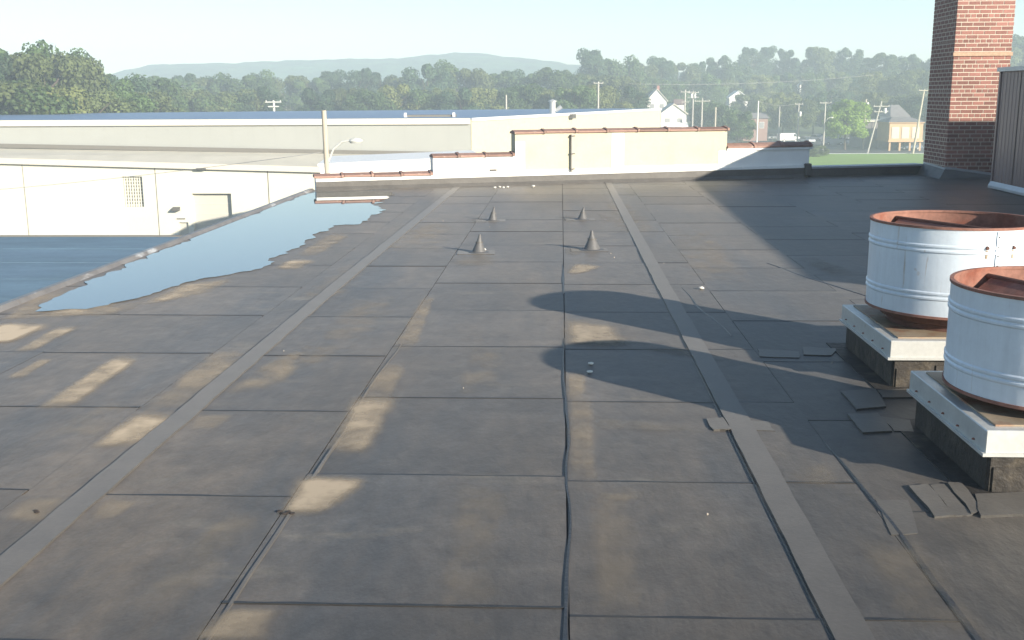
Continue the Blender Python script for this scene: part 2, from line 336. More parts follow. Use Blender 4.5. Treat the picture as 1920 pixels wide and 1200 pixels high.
obj('tar_seam', ribbon([(0.835,0.9),(0.84,5.2),(0.832,11.5)], [0.007,0.009,0.005], 0.0058, 0.004, 9), M['tar'], roof)
obj('tar_seam', ribbon([(0.035,0.9),(0.03,4.0),(0.045,4.9),(0.02,5.8),(0.03,7.2)], [0.020,0.024,0.014,0.020,0.010], 0.0056, 0.022, 5), M['tar'], roof)
obj('tar_seam', ribbon([(0.03,8.9),(0.02,9.7),(0.025,10.5)], [0.015,0.028,0.01], 0.005, 0.02, 6), M['tar'], roof)
obj('lap_edge', ribbon([(-1.09,2.4),(-1.085,4.6),(-1.10,5.8),(-1.08,7.0)], [0.016,0.022,0.016,0.012], 0.0060, 0.012, 8), M['strip'], roof)
obj('tar_seam', ribbon([(1.29,1.4),(1.29,3.0),(1.30,4.0),(1.275,5.0)], [0.040,0.034,0.022,0.01], 0.0056, 0.012, 13), M['tar'], roof)
obj('tar_seam', ribbon([(2.55,8.8),(2.30,9.6),(2.05,10.6)], [0.015,0.03,0.01], 0.004, 0.02, 14), M['tar'], roof)
obj('tar_seam', ribbon([(1.19,7.3),(1.10,8.3),(1.05,9.2)], [0.012,0.022,0.008], 0.004, 0.02, 15), M['tar'], roof)

def patch_px(pts, h=0.006, jit=0.012, name='roof_patch', m='patch', z=0.002, lab=None):
    P = [gnd(*p) for p in pts]; Q = []
    for i in range(len(P)):
        a, b = P[i], P[(i+1)%len(P)]
        for t in (0, 0.3, 0.65): Q.append((a[0]+(b[0]-a[0])*t + R.uniform(-jit,jit)*0.5, a[1]+(b[1]-a[1])*t + R.uniform(-jit,jit)*0.5))
    return obj(name, MB().prism(Q, -0.002, z+h), M[m], roof, label=lab)
patch_px([(1325,788),(1358,786),(1372,807),(1336,808)], 0.007)
patch_px([(1362,786),(1392,787),(1400,808),(1375,807)], 0.004)
patch_px([(1396,789),(1440,792),(1452,810),(1404,808)], 0.003)
patch_px([(1575,737),(1640,731),(1662,765),(1607,770)], 0.008)
patch_px([(1644,734),(1705,732),(1712,748),(1655,748)], 0.008)
patch_px([(1588,780),(1645,777),(1674,811),(1618,815)], 0.009)
patch_px([(1652,782),(1706,790),(1712,812),(1678,811)], 0.005)
patch_px([(1705,915),(1738,911),(1792,971),(1752,973)], 0.009)
patch_px([(1742,912),(1770,910),(1822,968),(1794,971)], 0.006)
patch_px([(1774,909),(1800,908),(1846,962),(1824,968)], 0.010)
patch_px([(1826,932),(1990,925),(2010,968),(1838,972)], 0.012)
patch_px([(1640,938),(1705,940),(1720,1003),(1672,1005)], 0.003)
patch_px([(1505,652),(1568,655),(1560,668),(1508,667)], 0.005)
patch_px([(1420,655),(1498,660),(1500,672),(1425,670)], 0.003)

# dried silt lying where water stood
NST = [0]
def stain(pts, strength, m='silt', n=18, seed=0):
    NST[0] += 1
    A = [gnd(*p) for p in pts]; me = bpy.data.meshes.new('silt_stain'); V, F, C = [], [], []
    for j in range(n+1):
        for i in range(n+1):
            u, v = i/n, j/n; uu, vv = u*1.5-0.25, v*1.5-0.25
            p = A[0]*(1-uu)*(1-vv)+A[1]*(1-uu)*vv+A[2]*uu*vv+A[3]*uu*(1-vv)
            V.append((p[0], p[1], 0.3063+0.00002*NST[0])); e = min(u,1-u)*2; g = min(v,1-v)*2
            wob = 0.35*mnoise.noise(Vector((p[0]*2.3,p[1]*1.7,7.0)))+0.25*mnoise.noise(Vector((p[0]*6,p[1]*5,3.0))); C.append(max(0.0, strength*sstep(min(1,e*1.5))*sstep(min(1,g*1.7))*(1.0+wob)-0.25*abs(wob)))
    for j in range(n):
        for i in range(n): F.append((j*(n+1)+i, j*(n+1)+i+1, (j+1)*(n+1)+i+1, (j+1)*(n+1)+i))
    me.from_pydata(V, [], F); at = me.attributes.new('cover', 'FLOAT', 'POINT'); at.data.foreach_set('value', C)
    me.materials.append(M[m]); me.update()
    o = bpy.data.objects.new('silt_stain', me); COL.objects.link(o); o.parent = roof
for pts, s in [
    ([(-60,642),(0,608),(92,611),(22,644)],1.0), ([(31,657),(103,616),(150,614),(67,657)],0.75), ([(13,709),(72,676),(98,676),(46,709)],0.75),
    ([(75,761),(217,668),(263,673),(139,761)],0.85), ([(258,776),(393,663),(480,655),(336,776)],0.62), ([(418,740),(496,683),(573,657),(542,719)],0.6),
    ([(170,838),(248,781),(331,784),(269,833)],0.8), ([(356,807),(362,781),(439,781),(403,807)],0.55), ([(10,973),(31,936),(114,936),(93,983)],0.5),
    ([(160,983),(196,939),(263,939),(217,973)],0.5), ([(526,962),(563,899),(690,903),(620,962)],0.95), ([(615,843),(661,752),(745,752),(690,845)],0.85),
    ([(675,743),(717,687),(764,687),(736,743)],0.6), ([(360,1200),(420,1146),(517,1146),(500,1200)],0.9), ([(735,655),(790,560),(815,560),(780,655)],0.6),
    ([(1060,600),(1062,650),(1176,650),(1150,612)],0.85), ([(1063,697),(1063,742),(1097,742),(1100,700)],0.7), ([(1060,515),(1077,496),(1130,500),(1090,514)],0.8),
    ([(1180,640),(1190,655),(1360,682),(1345,664)],0.55), ([(1066,742),(1066,905),(1120,905),(1110,742)],0.5), ([(1130,940),(1130,912),(1210,912),(1205,940)],0.45),
    ([(40,596),(120,580),(270,566),(210,592)],0.7), ([(270,572),(330,537),(440,522),(390,550)],0.75), ([(515,505),(540,489),(590,489),(565,505)],0.8),
    ([(555,478),(615,440),(660,440),(600,478)],0.6), ([(500,690),(560,650),(640,650),(600,690)],0.4), ([(0,604),(60,560),(130,545),(80,590)],0.6), ([(1500,490),(1530,484),(1600,510),(1570,520)],0.5)]:
    stain(pts, s)
for pts, s in [([(820,1160),(860,905),(950,905),(935,1160)],0.42),([(600,640),(660,560),(740,560),(690,640)],0.4),([(1120,1150),(1110,930),(1180,930),(1210,1150)],0.4),([(240,1130),(420,960),(500,960),(380,1130)],0.36),([(1690,1180),(1600,1010),(1720,1010),(1850,1180)],0.45),([(1480,900),(1440,840),(1540,860),(1600,930)],0.4),([(700,470),(760,420),(850,420),(830,470)],0.42),([(560,560),(640,500),(690,500),(640,560)],0.42),([(860,740),(880,650),(940,650),(930,740)],0.36),([(1160,440),(1130,380),(1180,380),(1240,440)],0.4),([(1290,520),(1250,430),(1330,430),(1400,520)],0.42),([(90,820),(190,760),(260,760),(180,820)],0.4)]:
    stain(pts, s)
for pts, s in [([(1105,786),(1105,806),(1310,812),(1310,797)],0.5), ([(1370,815),(1400,815),(1600,1200),(1555,1200)],0.35), ([(850,478),(850,500),(930,500),(930,478)],0.55),
               ([(1055,405),(1055,418),(1080,418),(1080,405)],0.5), ([(1060,465),(1060,478),(1090,478),(1090,465)],0.5), ([(880,408),(880,420),(915,420),(915,408)],0.4), ([(1135,405),(1115,400),(1140,418),(1160,412)],0.4)]:
    stain(pts, s, 'siltpale')

# roof edge: gravel stop in lengths
y = YN
while y < wall_y(XL)-0.2:
    y2 = min(y+2.9, wall_y(XL)-0.02)
    obj('edge_strip', MB().extrude([(-0.09,-0.02),(-0.03,0.035),(0.035,0.03),(0.05,-0.14),(0.035,-0.14),(0.02,-0.02)], (XL+0.02,y2-0.008,0), (XL+0.02,y,0)), M['edgemetal'], roof)
    y = y2

# ponded water on the left of the roof
shore = [(62,586),(82,572),(108,560),(126,547),(150,537),(200,515),(255,490),(330,461),(400,431),(480,401),(560,370),(588,361)]
far = [(640,359.5),(724,359),(738,366)]
inner = [(722,376),(700,384),(722,395),(700,404),(690,412),(672,421),(625,424),(602,436),(585,444),(560,462),(540,474),(505,488),(512,497),(480,507),(440,513),(400,520),(365,528),(340,534),(300,548),(258,561),(190,573),(160,583),(120,585)]
def ragged(pts, amp, closed=True):
    out = []
    for i in range(len(pts)):
        a, b = gnd(*pts[i])[:2], gnd(*pts[(i+1)%len(pts)])[:2]; L = np.linalg.norm(b-a); n = max(1, int(L/0.07)); nrm = np.array([-(b-a)[1], (b-a)[0]])/max(L,1e-6)
        for k in range(n):
            p = a+(b-a)*k/n; o = 0 if 'far' == amp else amp*(mnoise.noise(Vector((p[0]*3,p[1]*3,1)))+0.6*mnoise.noise(Vector((p[0]*9,p[1]*9,4))))
            out.append(p+nrm*o)
    return out
P = ragged(shore+far+inner, 0.10)
P = [(max(p[0], XL+0.10), min(p[1], wall_y(p[0])-0.03)) for p in P]
bm = bmesh.new(); f = bm.faces.new([bm.verts.new((p[0],p[1],0)) for p in P]); bmesh.ops.triangulate(bm, faces=[f]); me = bpy.data.meshes.new('puddle'); bm.to_mesh(me); bm.free()
me.materials.append(M['water']); o = bpy.data.objects.new('puddle', me); COL.objects.link(o); o.location = (0,0,0.0085); o['kind'] = 'structure'

# ================================================================== FAR PARAPET
pw = thing('parapet_wall', (float(wallpt(960,330)[0]), float(wallpt(960,330)[1]), 0), 'stepped white and cream parapet wall with red clay coping across the far roof edge', 'wall')
def wx(px): return float(wallpt(px, 320)[0])
WD = Vector((1, 0.30, 0)).normalized(); WN = Vector((0.30, -1, 0)).normalized()     # along the wall, towards the camera
def wp(x, off, z): return Vector((x, wall_y(x), z)) + WN*off
def wbox(x0, x1, o0, o1, z0, z1, z0b=None, z1b=None):
    z0b = z0 if z0b is None else z0b; z1b = z1 if z1b is None else z1b
    a, b, c, d = wp(x0,o0,0), wp(x1,o0,0), wp(x1,o1,0), wp(x0,o1,0)
    return MB().prism([a,b,c,d], [z0,z0b,z0b,z0], [z1,z1b,z1b,z1])
s1, s2, s3, s4, s5 = (wx(591), wx(812)), (wx(812), wx(966)), (wx(966), wx(1361)), (wx(1361), wx(1516)), (wx(1516), 7.52)
T = 0.30
obj('wall_section', wbox(*s1, -T, 0, GZ+0.2, 0.215), M['whitewall'], pw)
obj('wall_section', wbox(s2[0]+0.002, s2[1], -T, 0, GZ+0.2, 0.535), M['whitewall'], pw)
obj('wall_section', wbox(s3[0]+0.002, s3[1], -T, 0, GZ+0.2, 0.945), M['creamwall'], pw, label='tall cream middle section')
obj('wall_section', wbox(s4[0]+0.002, s4[1], -T, 0, GZ+0.2, 0.555), M['whitewall'], pw)
obj('wall_section', wbox(s5[0]+0.002, s5[1], -T, 0, GZ+0.2, 0.165), M['flash'], pw)
def coping(x0, x1, z, n, mat_='clay', rise=0.058):
    for i in range(n):
        a, b = x0+(x1-x0)*i/n, x0+(x1-x0)*(i+1)/n; dz = R.uniform(-0.006,0.006)
        prof = [(-0.19,0),(-0.19,0.035),(-0.12,rise*0.8),(0,rise+0.012),(0.12,rise*0.8),(0.19,0.035),(0.19,0)]
        c = -T/2
        t = obj('coping_tile', MB().extrude(prof, wp(a+0.004,c,z+dz), wp(b-0.035,c,z+dz)), M[mat_], pw, bevel=0.004)
        pr2 = [(p[0]*1.09, p[1]*1.12+0.012) for p in prof]; pr2[0] = (-0.207,0.0); pr2[-1] = (0.207,0.0)
        obj('collar', MB().extrude(pr2, wp(b-0.05,c,z+dz), wp(b-0.003,c,z+dz)), M[mat_], t, bevel=0.004)
coping(s1[0]-0.03, s1[1]-0.01, 0.217, 4); coping(s2[0]-0.01, s2[1]-0.01, 0.537, 3)
coping(s3[0]-0.02, s3[1]+0.03, 0.947, 7); coping(s4[0]+0.004, s4[1]+0.04, 0.60, 3, rise=0.085)
obj('mortar_bed', wbox(s4[0]+0.004, s4[1]+0.06, -T-0.02, 0.03, 0.556, 0.598), M['whitestrip'], pw)
# white painted margins on the cream section, conduit, scupper
obj('painted_panel', wbox(s3[0]+0.003, wx(984), 0.001, 0.008, 0.225, 0.80), M['whitewall'], pw)
obj('painted_panel', wbox(wx(1146), wx(1169), 0.001, 0.008, 0.225, 0.93), M['whitewall'], pw)
obj('painted_panel', wbox(wx(1346), s3[1]-0.003, 0.001, 0.008, 0.225, 0.56), M['whitewall'], pw)
obj('painted_panel', wbox(wx(984)+0.003, wx(1146)-0.003, 0.001, 0.006, 0.225, 0.27), M['whitewall'], pw)
obj('painted_panel', wbox(wx(1169)+0.003, wx(1346)-0.003, 0.001, 0.006, 0.225, 0.30), M['whitewall'], pw)
mbp = MB().tube([wp(wx(1071),0.04,0.20), wp(wx(1071),0.04,0.92)], 0.026, 10)
pipe = obj('conduit', mbp, M['greypole'], pw, smooth='auto')
for z in (0.26, 0.55, 0.88): obj('bracket', wbox(wx(1068), wx(1074)+0.02, 0.0, 0.075, z, z+0.02), M['dark'], pipe)
# felt upstand with white counterflashing on top
obj('flashing', wbox(s1[0], s4[1]-0.12, 0.0015, 0.05, -0.01, 0.148, None, 0.188).prism([wp(s1[0],0.05,0),wp(s4[1]-0.12,0.05,0),wp(s4[1]-0.12,0.10,0),wp(s1[0],0.10,0)], -0.01, [0.06,0.06,0.004,0.004]), M['flash'], pw)
for i in range(7):
    a = s1[0]+(s4[1]-0.12-s1[0])*i/7; b = s1[0]+(s4[1]-0.12-s1[0])*(i+1)/7
    za = 0.149+0.04*(i/7); zb = 0.149+0.04*((i+1)/7)
    obj('counterflashing', wbox(a+0.002, b-0.004, 0.0095, 0.062, za, za+0.048, zb, zb+0.048), M['whitestrip'], pw)
obj('flashing', wbox(s5[0]+0.02, s5[1], 0.002, 0.05, -0.01, 0.166), M['flash'], pw)
obj('cap_strip', wbox(s5[0]+0.02, s5[1], -T-0.02, 0.065, 0.168, 0.205), M['trimmetal'], pw)
sc = obj('scupper', wbox(s4[1]-0.115, s5[0]+0.016, 0.003, 0.11, 0.02, 0.275), M['dark'], pw, bevel=0.02)
obj('vent_cap', wbox(wx(925)-0.06, wx(925)+0.06, 0.009, 0.03, 0.27, 0.30), M['dark'], pw)

# ================================================================== BRICK CHIMNEY
CX0, CX1, CY0, CY1, CTOP = 7.50, 8.575, 21.36, 22.66, 5.6
ch = thing('brick_chimney', ((CX0+CX1)/2, (CY0+CY1)/2, 0), 'tall square red brick chimney at the far right corner of the roof', 'chimney')
obj('mortar_core', MB().box(CX0+0.004, CX1-0.004, CY0+0.004, CY1-0.004, -0.01, CTOP), M['mortar'], ch)
BW, BH, J = 0.200, 0.061, 0.0165
meshes = {}
def brick_mesh(l, w, h):
    k = (round(l,3), round(w,3), round(h,3))
    if k not in meshes:
        mb = MB().box(-l/2, l/2, -w/2, w/2, -h/2, h/2); me = bpy.data.meshes.new('brick'); me.from_pydata(mb.v, [], mb.f)
        me.materials.append(M['brick']); bm = bmesh.new(); bm.from_mesh(me); bmesh.ops.recalc_face_normals(bm, faces=bm.faces[:]); bm.to_mesh(me); bm.free(); meshes[k] = me
    return meshes[k]
count = 0; rest = MB(); row = 0; z = 0.02; org = ORI[ch.name]
while z < CTOP-0.05:
    band = abs(z-2.36) < 0.04
    header = row % 6 == 3
    wdt = 0.092 if header else BW
    for side in ('front', 'left', 'right', 'back'):
        L_ = (CX1-CX0) if side in ('front','back') else (CY1-CY0)
        cells = []; pos = 0 if row % 2 == 0 else -(wdt+J)/2
        while pos < L_-0.01:
            a, b = max(pos, 0), min(pos+wdt, L_)
            if b-a > 0.03: cells.append((a, b))
            pos += wdt+J
        for a, b in cells:
            c = (a+b)/2; l = b-a; dep = 0.02; pr = R.uniform(0, 0.003)
            if side == 'front' and z < 3.5 and z > 0.1 and not (band) and count < 298:
                o = bpy.data.objects.new('brick', brick_mesh(l, dep, BH)); COL.objects.link(o); o.parent = ch
                o.location = Vector((CX0+c, CY0+dep/2-pr, z+BH/2)) - org; count += 1
            elif side == 'front': rest.box(CX0+a, CX0+b, CY0-pr-(0.02 if band else 0), CY0+dep, z, z+BH)
            elif side == 'left': rest.box(CX0-pr, CX0+dep, CY0+a+0.021, min(CY0+b, CY1-0.021), z, z+BH)
            elif side == 'right': rest.box(CX1-dep, CX1+pr, CY0+a+0.021, min(CY0+b, CY1-0.021), z, z+BH)
            else: rest.box(CX0+a, CX0+b, CY1-dep, CY1+pr, z, z+BH)
    z += BH+J; row += 1
obj('brickwork', rest, M['brick'], ch, kind='stuff')
obj('stone_band', MB().box(CX0-0.02, CX1+0.02, CY0-0.028, CY0-0.006, 2.33, 2.40), M['stone'], ch)
# membrane turned up round the foot, stepped metal flashing
def wedge(a, b, a2, b2, za, zb):      # felt turned up: foot line a-b, top line a2-b2 on the wall
    return MB().add([(*a,-0.004),(*b,-0.004),(*b2,-0.004),(*a2,-0.004),(*a,0.006),(*b,0.006),(*b2,zb),(*a2,za)], [(0,3,2,1),(4,5,6,7),(0,1,5,4),(1,2,6,5),(2,3,7,6),(3,0,4,7)])
obj('base_flashing', wedge((CX0-0.14,CY0-0.14),(CX1,CY0-0.14),(CX0-0.0045,CY0-0.0045),(CX1,CY0-0.0045),0.19,0.06), M['flash'], ch)
obj('base_flashing', wedge((CX0-0.14,CY1-0.08),(CX0-0.14,CY0-0.14),(CX0-0.0045,CY1-0.08),(CX0-0.0045,CY0-0.0045),0.235,0.19), M['flash'], ch)
obj('metal_flashing', MB().add([(CX0-0.012,CY1-0.03,0.215),(CX0-0.012,CY0-0.012,0.175),(CX0-0.012,CY0-0.012,0.215),(CX0-0.012,CY1-0.03,0.255),(CX0-0.004,CY1-0.03,0.215),(CX0-0.004,CY0-0.012,0.175),(CX0-0.004,CY0-0.012,0.215),(CX0-0.004,CY1-0.03,0.255)],
    [(0,1,2,3),(4,7,6,5),(0,4,5,1),(3,2,6,7),(0,3,7,4),(1,5,6,2)]), M['trimmetal'], ch)
for a, b, za, zb in ((CX0-0.01, CX0+0.22, 0.185, 0.17), (CX0+0.2, CX1, 0.165, 0.045)):
    obj('metal_flashing', MB().prism([(a,CY0-0.016),(b,CY0-0.016),(b,CY0-0.004),(a,CY0-0.004)], [za,zb,zb,za], [za+0.045,zb+0.045,zb+0.045,za+0.045]), M['trimmetal'], ch)

# ================================================================== BROWN METAL PENTHOUSE
PX, PYF, PYN, PT = 7.53, 19.12, 5.0, 1.99
ph = thing('roof_penthouse', (PX+4, (PYF+PYN)/2, 0), 'brown ribbed metal penthouse wall at the right edge of the roof', 'penthouse')
def phx(y): return PX - 0.03*(PYF-y)
obj('core', MB().prism([(phx(PYN)+0.03,PYN+0.03),(15.6,PYN+0.03),(15.6,PYF-0.03),(PX+0.03,PYF-0.03)], 0.001, PT), M['brownmetal'], ph)
y = PYF
while y > PYN+0.01:
    y2 = max(y-0.92, PYN); prof = []; n = 6
    pts = []
    for i in range(n):
        yy = y+(y2-y)*i/n; st = (y2-y)/n
        pts += [(yy,0.006),(yy+st*0.55,0.006),(yy+st*0.66,-0.002),(yy+st*0.89,-0.002)]
    mb = MB(); m_ = len(pts)
    for zz in (0.10, PT): mb.v += [(phx(q[0])+q[1], q[0], zz) for q in pts]
    mb.f = [(i, i+1, m_+i+1, m_+i) for i in range(m_-1)]
    obj('wall_panel', mb, M['brownmetal'], ph); y = y2
obj('wall_panel', MB().box(PX+0.01, 15.6, PYF-0.028, PYF-0.004, 0.10, PT), M['brownmetal'], ph)
obj('corner_trim', MB().box(PX-0.02, PX+0.07, PYF-0.05, PYF+0.012, 0.09, PT+0.003), M['brownmetal'], ph)
obj('roof_cap', MB().prism([(phx(PYN)-0.05,PYN-0.05),(15.7,PYN-0.05),(15.7,PYF+0.05),(PX-0.05,PYF+0.05)], PT+0.005, PT+0.075), M['trimmetal'], ph)
obj('base_trim', MB().prism([(phx(PYN)-0.06,PYN),(phx(PYN)-0.017,PYN),(PX-0.017,PYF),(PX-0.06,PYF)], [0.02,0.095,0.095,0.02], [0.06,0.135,0.135,0.06]), M['trimmetal'], ph)

# ================================================================== EXHAUST DUCTS ON CURBS
def duct(cx, cy, cur, zb, zt, Rr, label_, seam_ang, damp):
    t = thing('exhaust_duct', (cx, cy, 0), label_, 'exhaust duct', 'roof exhaust ducts')
    x0, x1, y0, y1 = cur
    cb = obj('curb', MB().box(x0, x1, y0, y1, -0.004, 0.20), M['curbfelt'], t, bevel=0.012)
    obj('felt_skirt', MB().prism([(x0-0.10,y0-0.10),(x1+0.10,y0-0.10),(x1+0.10,y1+0.10),(x0-0.10,y1+0.10)], -0.003, 0.006), M['curbfelt'], cb)
    for k in range(2):                                   # lapped felt pieces on the front face
        a = x0+0.02+k*0.22; obj('felt_flap', MB().box(a, a+0.19, y0-0.008, y0-0.0005, 0.004, 0.115+0.02*k), M['curbfelt'], cb, bevel=0.003)
    e = 0.028
    cap = obj('curb_cap', MB().box(x0-e, x1+e, y0-e, y1+e, 0.178, 0.282), M['capmetal'], t, bevel=0.004)
    for sgn, a0, a1, b0, b1 in ((0,x0-e-0.012,x1+e+0.012,y0-e-0.012,y0-e-0.0015),(1,x0-e-0.012,x0-e-0.0015,y0-e,y1+e),(2,x1+e+0.0015,x1+e+0.012,y0-e,y1+e)):
        obj('drip_edge', MB().box(a0,a1,b0,b1,0.172,0.186), M['capmetal'], cap)
    obj('cap_plate', MB().box(x0+0.03, x1-0.03, y0+0.03, y1-0.03, 0.2825, 0.290), M['captop'], cap)
    for k in range(5):
        obj('screw', MB().lathe([(0.0,0.0),(0.009,0.0),(0.006,0.006),(0.0,0.007)], (x0-e-0.003, y0+(y1-y0)*(k+0.5)/5, 0.205), 8), M['rust'], cap)
    # flared neck below the wind band
    obj('neck', MB().lathe([(0.36,0.286),(0.36,0.32),(0.40,0.335),(Rr-0.06,zb+0.01),(Rr-0.02,zb+0.05),(Rr-0.03,zb+0.06),(0.33,0.34),(0.33,0.286)], (cx,cy,0), 48, True), M['darkrust'], t, smooth='auto')
    H = zt-zb
    def bead(f, s=0.006): return [(Rr, zb+H*f-0.012), (Rr+s, zb+H*f-0.005), (Rr+s, zb+H*f+0.004), (Rr, zb+H*f+0.011)]
    prof = [(Rr-0.004,zb+0.012),(Rr,zb+0.014)] + bead(0.22) + bead(0.275) + bead(0.735) + bead(0.79) + [(Rr,zt-0.012)]
    shell = obj('shell', MB().lathe(prof, (cx,cy,0), 96), M['duct'], t, smooth='auto')
    obj('liner', MB().lathe([(Rr-0.006,zb+0.012),(Rr-0.006,zt-0.012)], (cx,cy,0), 96), M['rust'], t, smooth=True)
    obj('top_rim', MB().lathe([(Rr-0.012,zt-0.014),(Rr+0.006,zt-0.014),(Rr+0.006,zt),(Rr-0.012,zt)], (cx,cy,0), 96, True), M['rust'], t, smooth='auto')
    obj('bottom_rim', MB().lathe([(Rr-0.014,zb),(Rr+0.006,zb),(Rr+0.006,zb+0.014),(Rr-0.014,zb+0.014)], (cx,cy,0), 96, True), M['rust'], t, smooth='auto')
    sx, sy = cx+math.cos(seam_ang)*(Rr+0.002), cy+math.sin(seam_ang)*(Rr+0.002); tx = (-math.sin(seam_ang), math.cos(seam_ang))
    sm = obj('lap_seam', MB().obox((sx,sy), tx, 0.012, 0.0035, zb+0.02, zt-0.02), M['duct'], t)
    for k in range(9):
        z = zb+0.05+k*(H-0.1)/8
        obj('rivet', MB().lathe([(0.0,0.004),(0.004,0.003),(0.005,-0.002)], (0,0,0), 6), M['dark'], sm)
        bpy.context.scene.collection.objects[-1]
    for da in (-0.13, 0.19):
        an = seam_ang+da; p = Vector((cx+math.cos(an)*Rr, cy+math.sin(an)*Rr, zt-0.11)); n_ = Vector((math.cos(an), math.sin(an), 0))
        obj('bolt', MB().tube([p-n_*0.004, p+n_*0.014], [0.012,0.009], 8), M['darkrust'], t)
        obj('rust_streak', MB().obox((p.x+n_.x*0.0015, p.y+n_.y*0.0015), (-n_.y,n_.x), 0.006, 0.0012, p.z-0.06, p.z-0.014), M['captop'], t)
    # butterfly dampers inside, hinged on a cross bar
    hz = zt-0.045
    obj('hinge_bar', MB().tube([(cx-math.cos(damp)*(Rr-0.01), cy-math.sin(damp)*(Rr-0.01), hz), (cx+math.cos(damp)*(Rr-0.01), cy+math.sin(damp)*(Rr-0.01), hz)], 0.016, 8), M['darkrust'], t)
    for sg in (-1, 1):
        mb = MB(); N_ = 18; ax = Vector((math.cos(damp), math.sin(damp), 0)); pe = Vector((-math.sin(damp), math.cos(damp), 0))*sg; tl = -rad(27)
        pts = []
        for i in range(N_+1):
            th = math.pi*i/N_; u, v = math.cos(th)*(Rr-0.03), math.sin(th)*(Rr-0.03)*0.97
            pts.append(Vector((cx,cy,hz)) + ax*u*0.97 + pe*(0.012+v*math.cos(tl)) + Vector((0,0,v*math.sin(tl)*(1 if sg > 0 else 1))))
        n = len(pts); vs = pts + [p-Vector((0,0,0.004)) for p in pts]
        mb.add(vs, [tuple(range(n)), tuple(range(2*n-1,n-1,-1))] + [(i,(i+1)%n,(i+1)%n+n,i+n) for i in range(n)])
        obj('damper_blade', mb, M['rust'] if sg > 0 else M['darkrust'], t)
    return t, sm
def fix_rivets(sm, cx, cy, zb, zt, Rr, ang):
    org = ORI[sm.name]; H = zt-zb
    for k, o in enumerate([c for c in sm.children if c.name.startswith('rivet')]):
        o.location = Vector((cx+math.cos(ang)*(Rr+0.006), cy+math.sin(ang)*(Rr+0.006), zb+0.05+k*(H-0.1)/8))-org + org*0
        o.rotation_euler = (0, rad(90), ang)
        for v in o.data.vertices: v.co += org
for a in ((2.365,6.485,(1.89,2.84,5.98,6.99),0.385,0.912,0.485,'rear white steel exhaust duct with rusty rim on a curb, nearer the chimney',rad(-82),rad(118)),
          (2.265,4.80,(1.79,2.74,4.33,5.26),0.335,0.815,0.485,'front white steel exhaust duct with rusty rim, cut by the right edge',rad(-70),rad(112))):
    t_, sm_ = duct(*a); fix_rivets(sm_, a[0], a[1], a[3], a[4], a[5], a[7])

# ================================================================== PIPE BOOTS, ROOF LITTER
def cone(px, py, h, r, lean, label_):
    b = gnd(px, py); t = thing('pipe_boot', (b[0], b[1], 0), label_, 'pipe boot', 'conical pipe boots on the roof')
    pr = [(r*1.5,0.0),(r*1.45,0.006),(r,0.012),(r*0.86,h*0.18),(r*0.6,h*0.42),(r*0.36,h*0.66),(r*0.2,h*0.88),(r*0.14,h),(0.0,h)]
    mb = MB().lathe(pr, (b[0],b[1],0.004), 24)
    mb.v = [(v[0]+lean*(v[2]/h)**2, v[1], v[2]) for v in mb.v]
    obj('boot', mb, M['lead'], t, smooth='auto')
    obj('base_patch', MB().obox((b[0]-0.03,b[1]), (1,0.05), 0.20, 0.15, -0.004, 0.0062), M['patch'], t)
    obj('clamp', MB().lathe([(r*0.5,h*0.55),(r*0.56,h*0.55),(r*0.52,h*0.6),(r*0.46,h*0.6)], (b[0]+lean*0.33,b[1],0.004), 20, True), M['dark'], t)
cone(924,414,0.185,0.062,0.02,'slender dark cone pipe boot, back left of the four'); cone(1092,412,0.165,0.066,0.015,'stubby dark cone pipe boot, back right of the four')
cone(898,474,0.195,0.075,0.012,'dark cone pipe boot with pale spot, front left of the four'); cone(1110,469,0.21,0.092,-0.004,'largest dark cone pipe boot, front right of the four')
def pebble(px, py, r, lab, m='debris', cat='debris', flat=0.6):
    p = gnd(px, py); bm = bmesh.new(); bmesh.ops.create_icosphere(bm, subdivisions=2, radius=r)
    for v in bm.verts: v.co *= 1+0.35*mnoise.noise(v.co*(2.2/r)+Vector((px,py,0)))
    for v in bm.verts: v.co.z *= flat
    me = bpy.data.meshes.new('debris_chunk'); bm.to_mesh(me); bm.free(); me.materials.append(M[m])
    o = bpy.data.objects.new('debris_chunk', me); COL.objects.link(o); o.location = (p[0], p[1], 0.006+r*flat*0.7); tag(o, lab, cat, 'loose debris on the roof')
for i, (px, py) in enumerate([(928,353),(937,352),(944,353),(952,352)]):
    pebble(px, py, 0.026, f'white debris crumb, {["leftmost","second","third","rightmost"][i]} of the short row before the far parapet')
pebble(1000,351,0.035,'single white crumb in front of the cream parapet'); pebble(1157,341,0.03,'white crumb at the foot of the cream parapet near the seam tape')
pebble(1315,543,0.022,'white crumb lying left of the rear duct beyond its shadow'); pebble(1108,684,0.018,'pale lump inside the front duct shadow, upper of two',flat=0.35); pebble(1106,700,0.019,'pale lump inside the front duct shadow, lower of two',flat=0.35)
pebble(906,471,0.03,'white crumb at the foot of the front left pipe boot')
for i, (px, py) in enumerate([(524,962),(533,966),(541,963),(548,966)]):
    pebble(px, py, 0.012, f'dark leaf scrap, {["first","second","third","fourth"][i]} from left on the raised seam', 'darkdebris', flat=0.25)
for px, py, l in [(68,961,'small dark scrap near the left seam tape, farther one'),(70,964,'small dark scrap beside the left seam tape')]: pebble(px, py, 0.01, l, 'darkdebris', flat=0.3)
tiny = MB(); rr = random.Random(5)
for i in range(16):
    y = rr.uniform(2.6,16); x = rr.uniform(-3.6,2.0)+ (0 if y < 9 else 0); r_ = rr.uniform(0.0012,0.0032)*(1 if y < 6 else 1.5)
    tiny.prism([(x+r_*math.cos(a)*rr.uniform(.6,1.2), y+r_*math.sin(a)*rr.uniform(.6,1.2)) for a in (0,1.2,2.5,3.8,5.1)], 0.001, 0.006+r_)
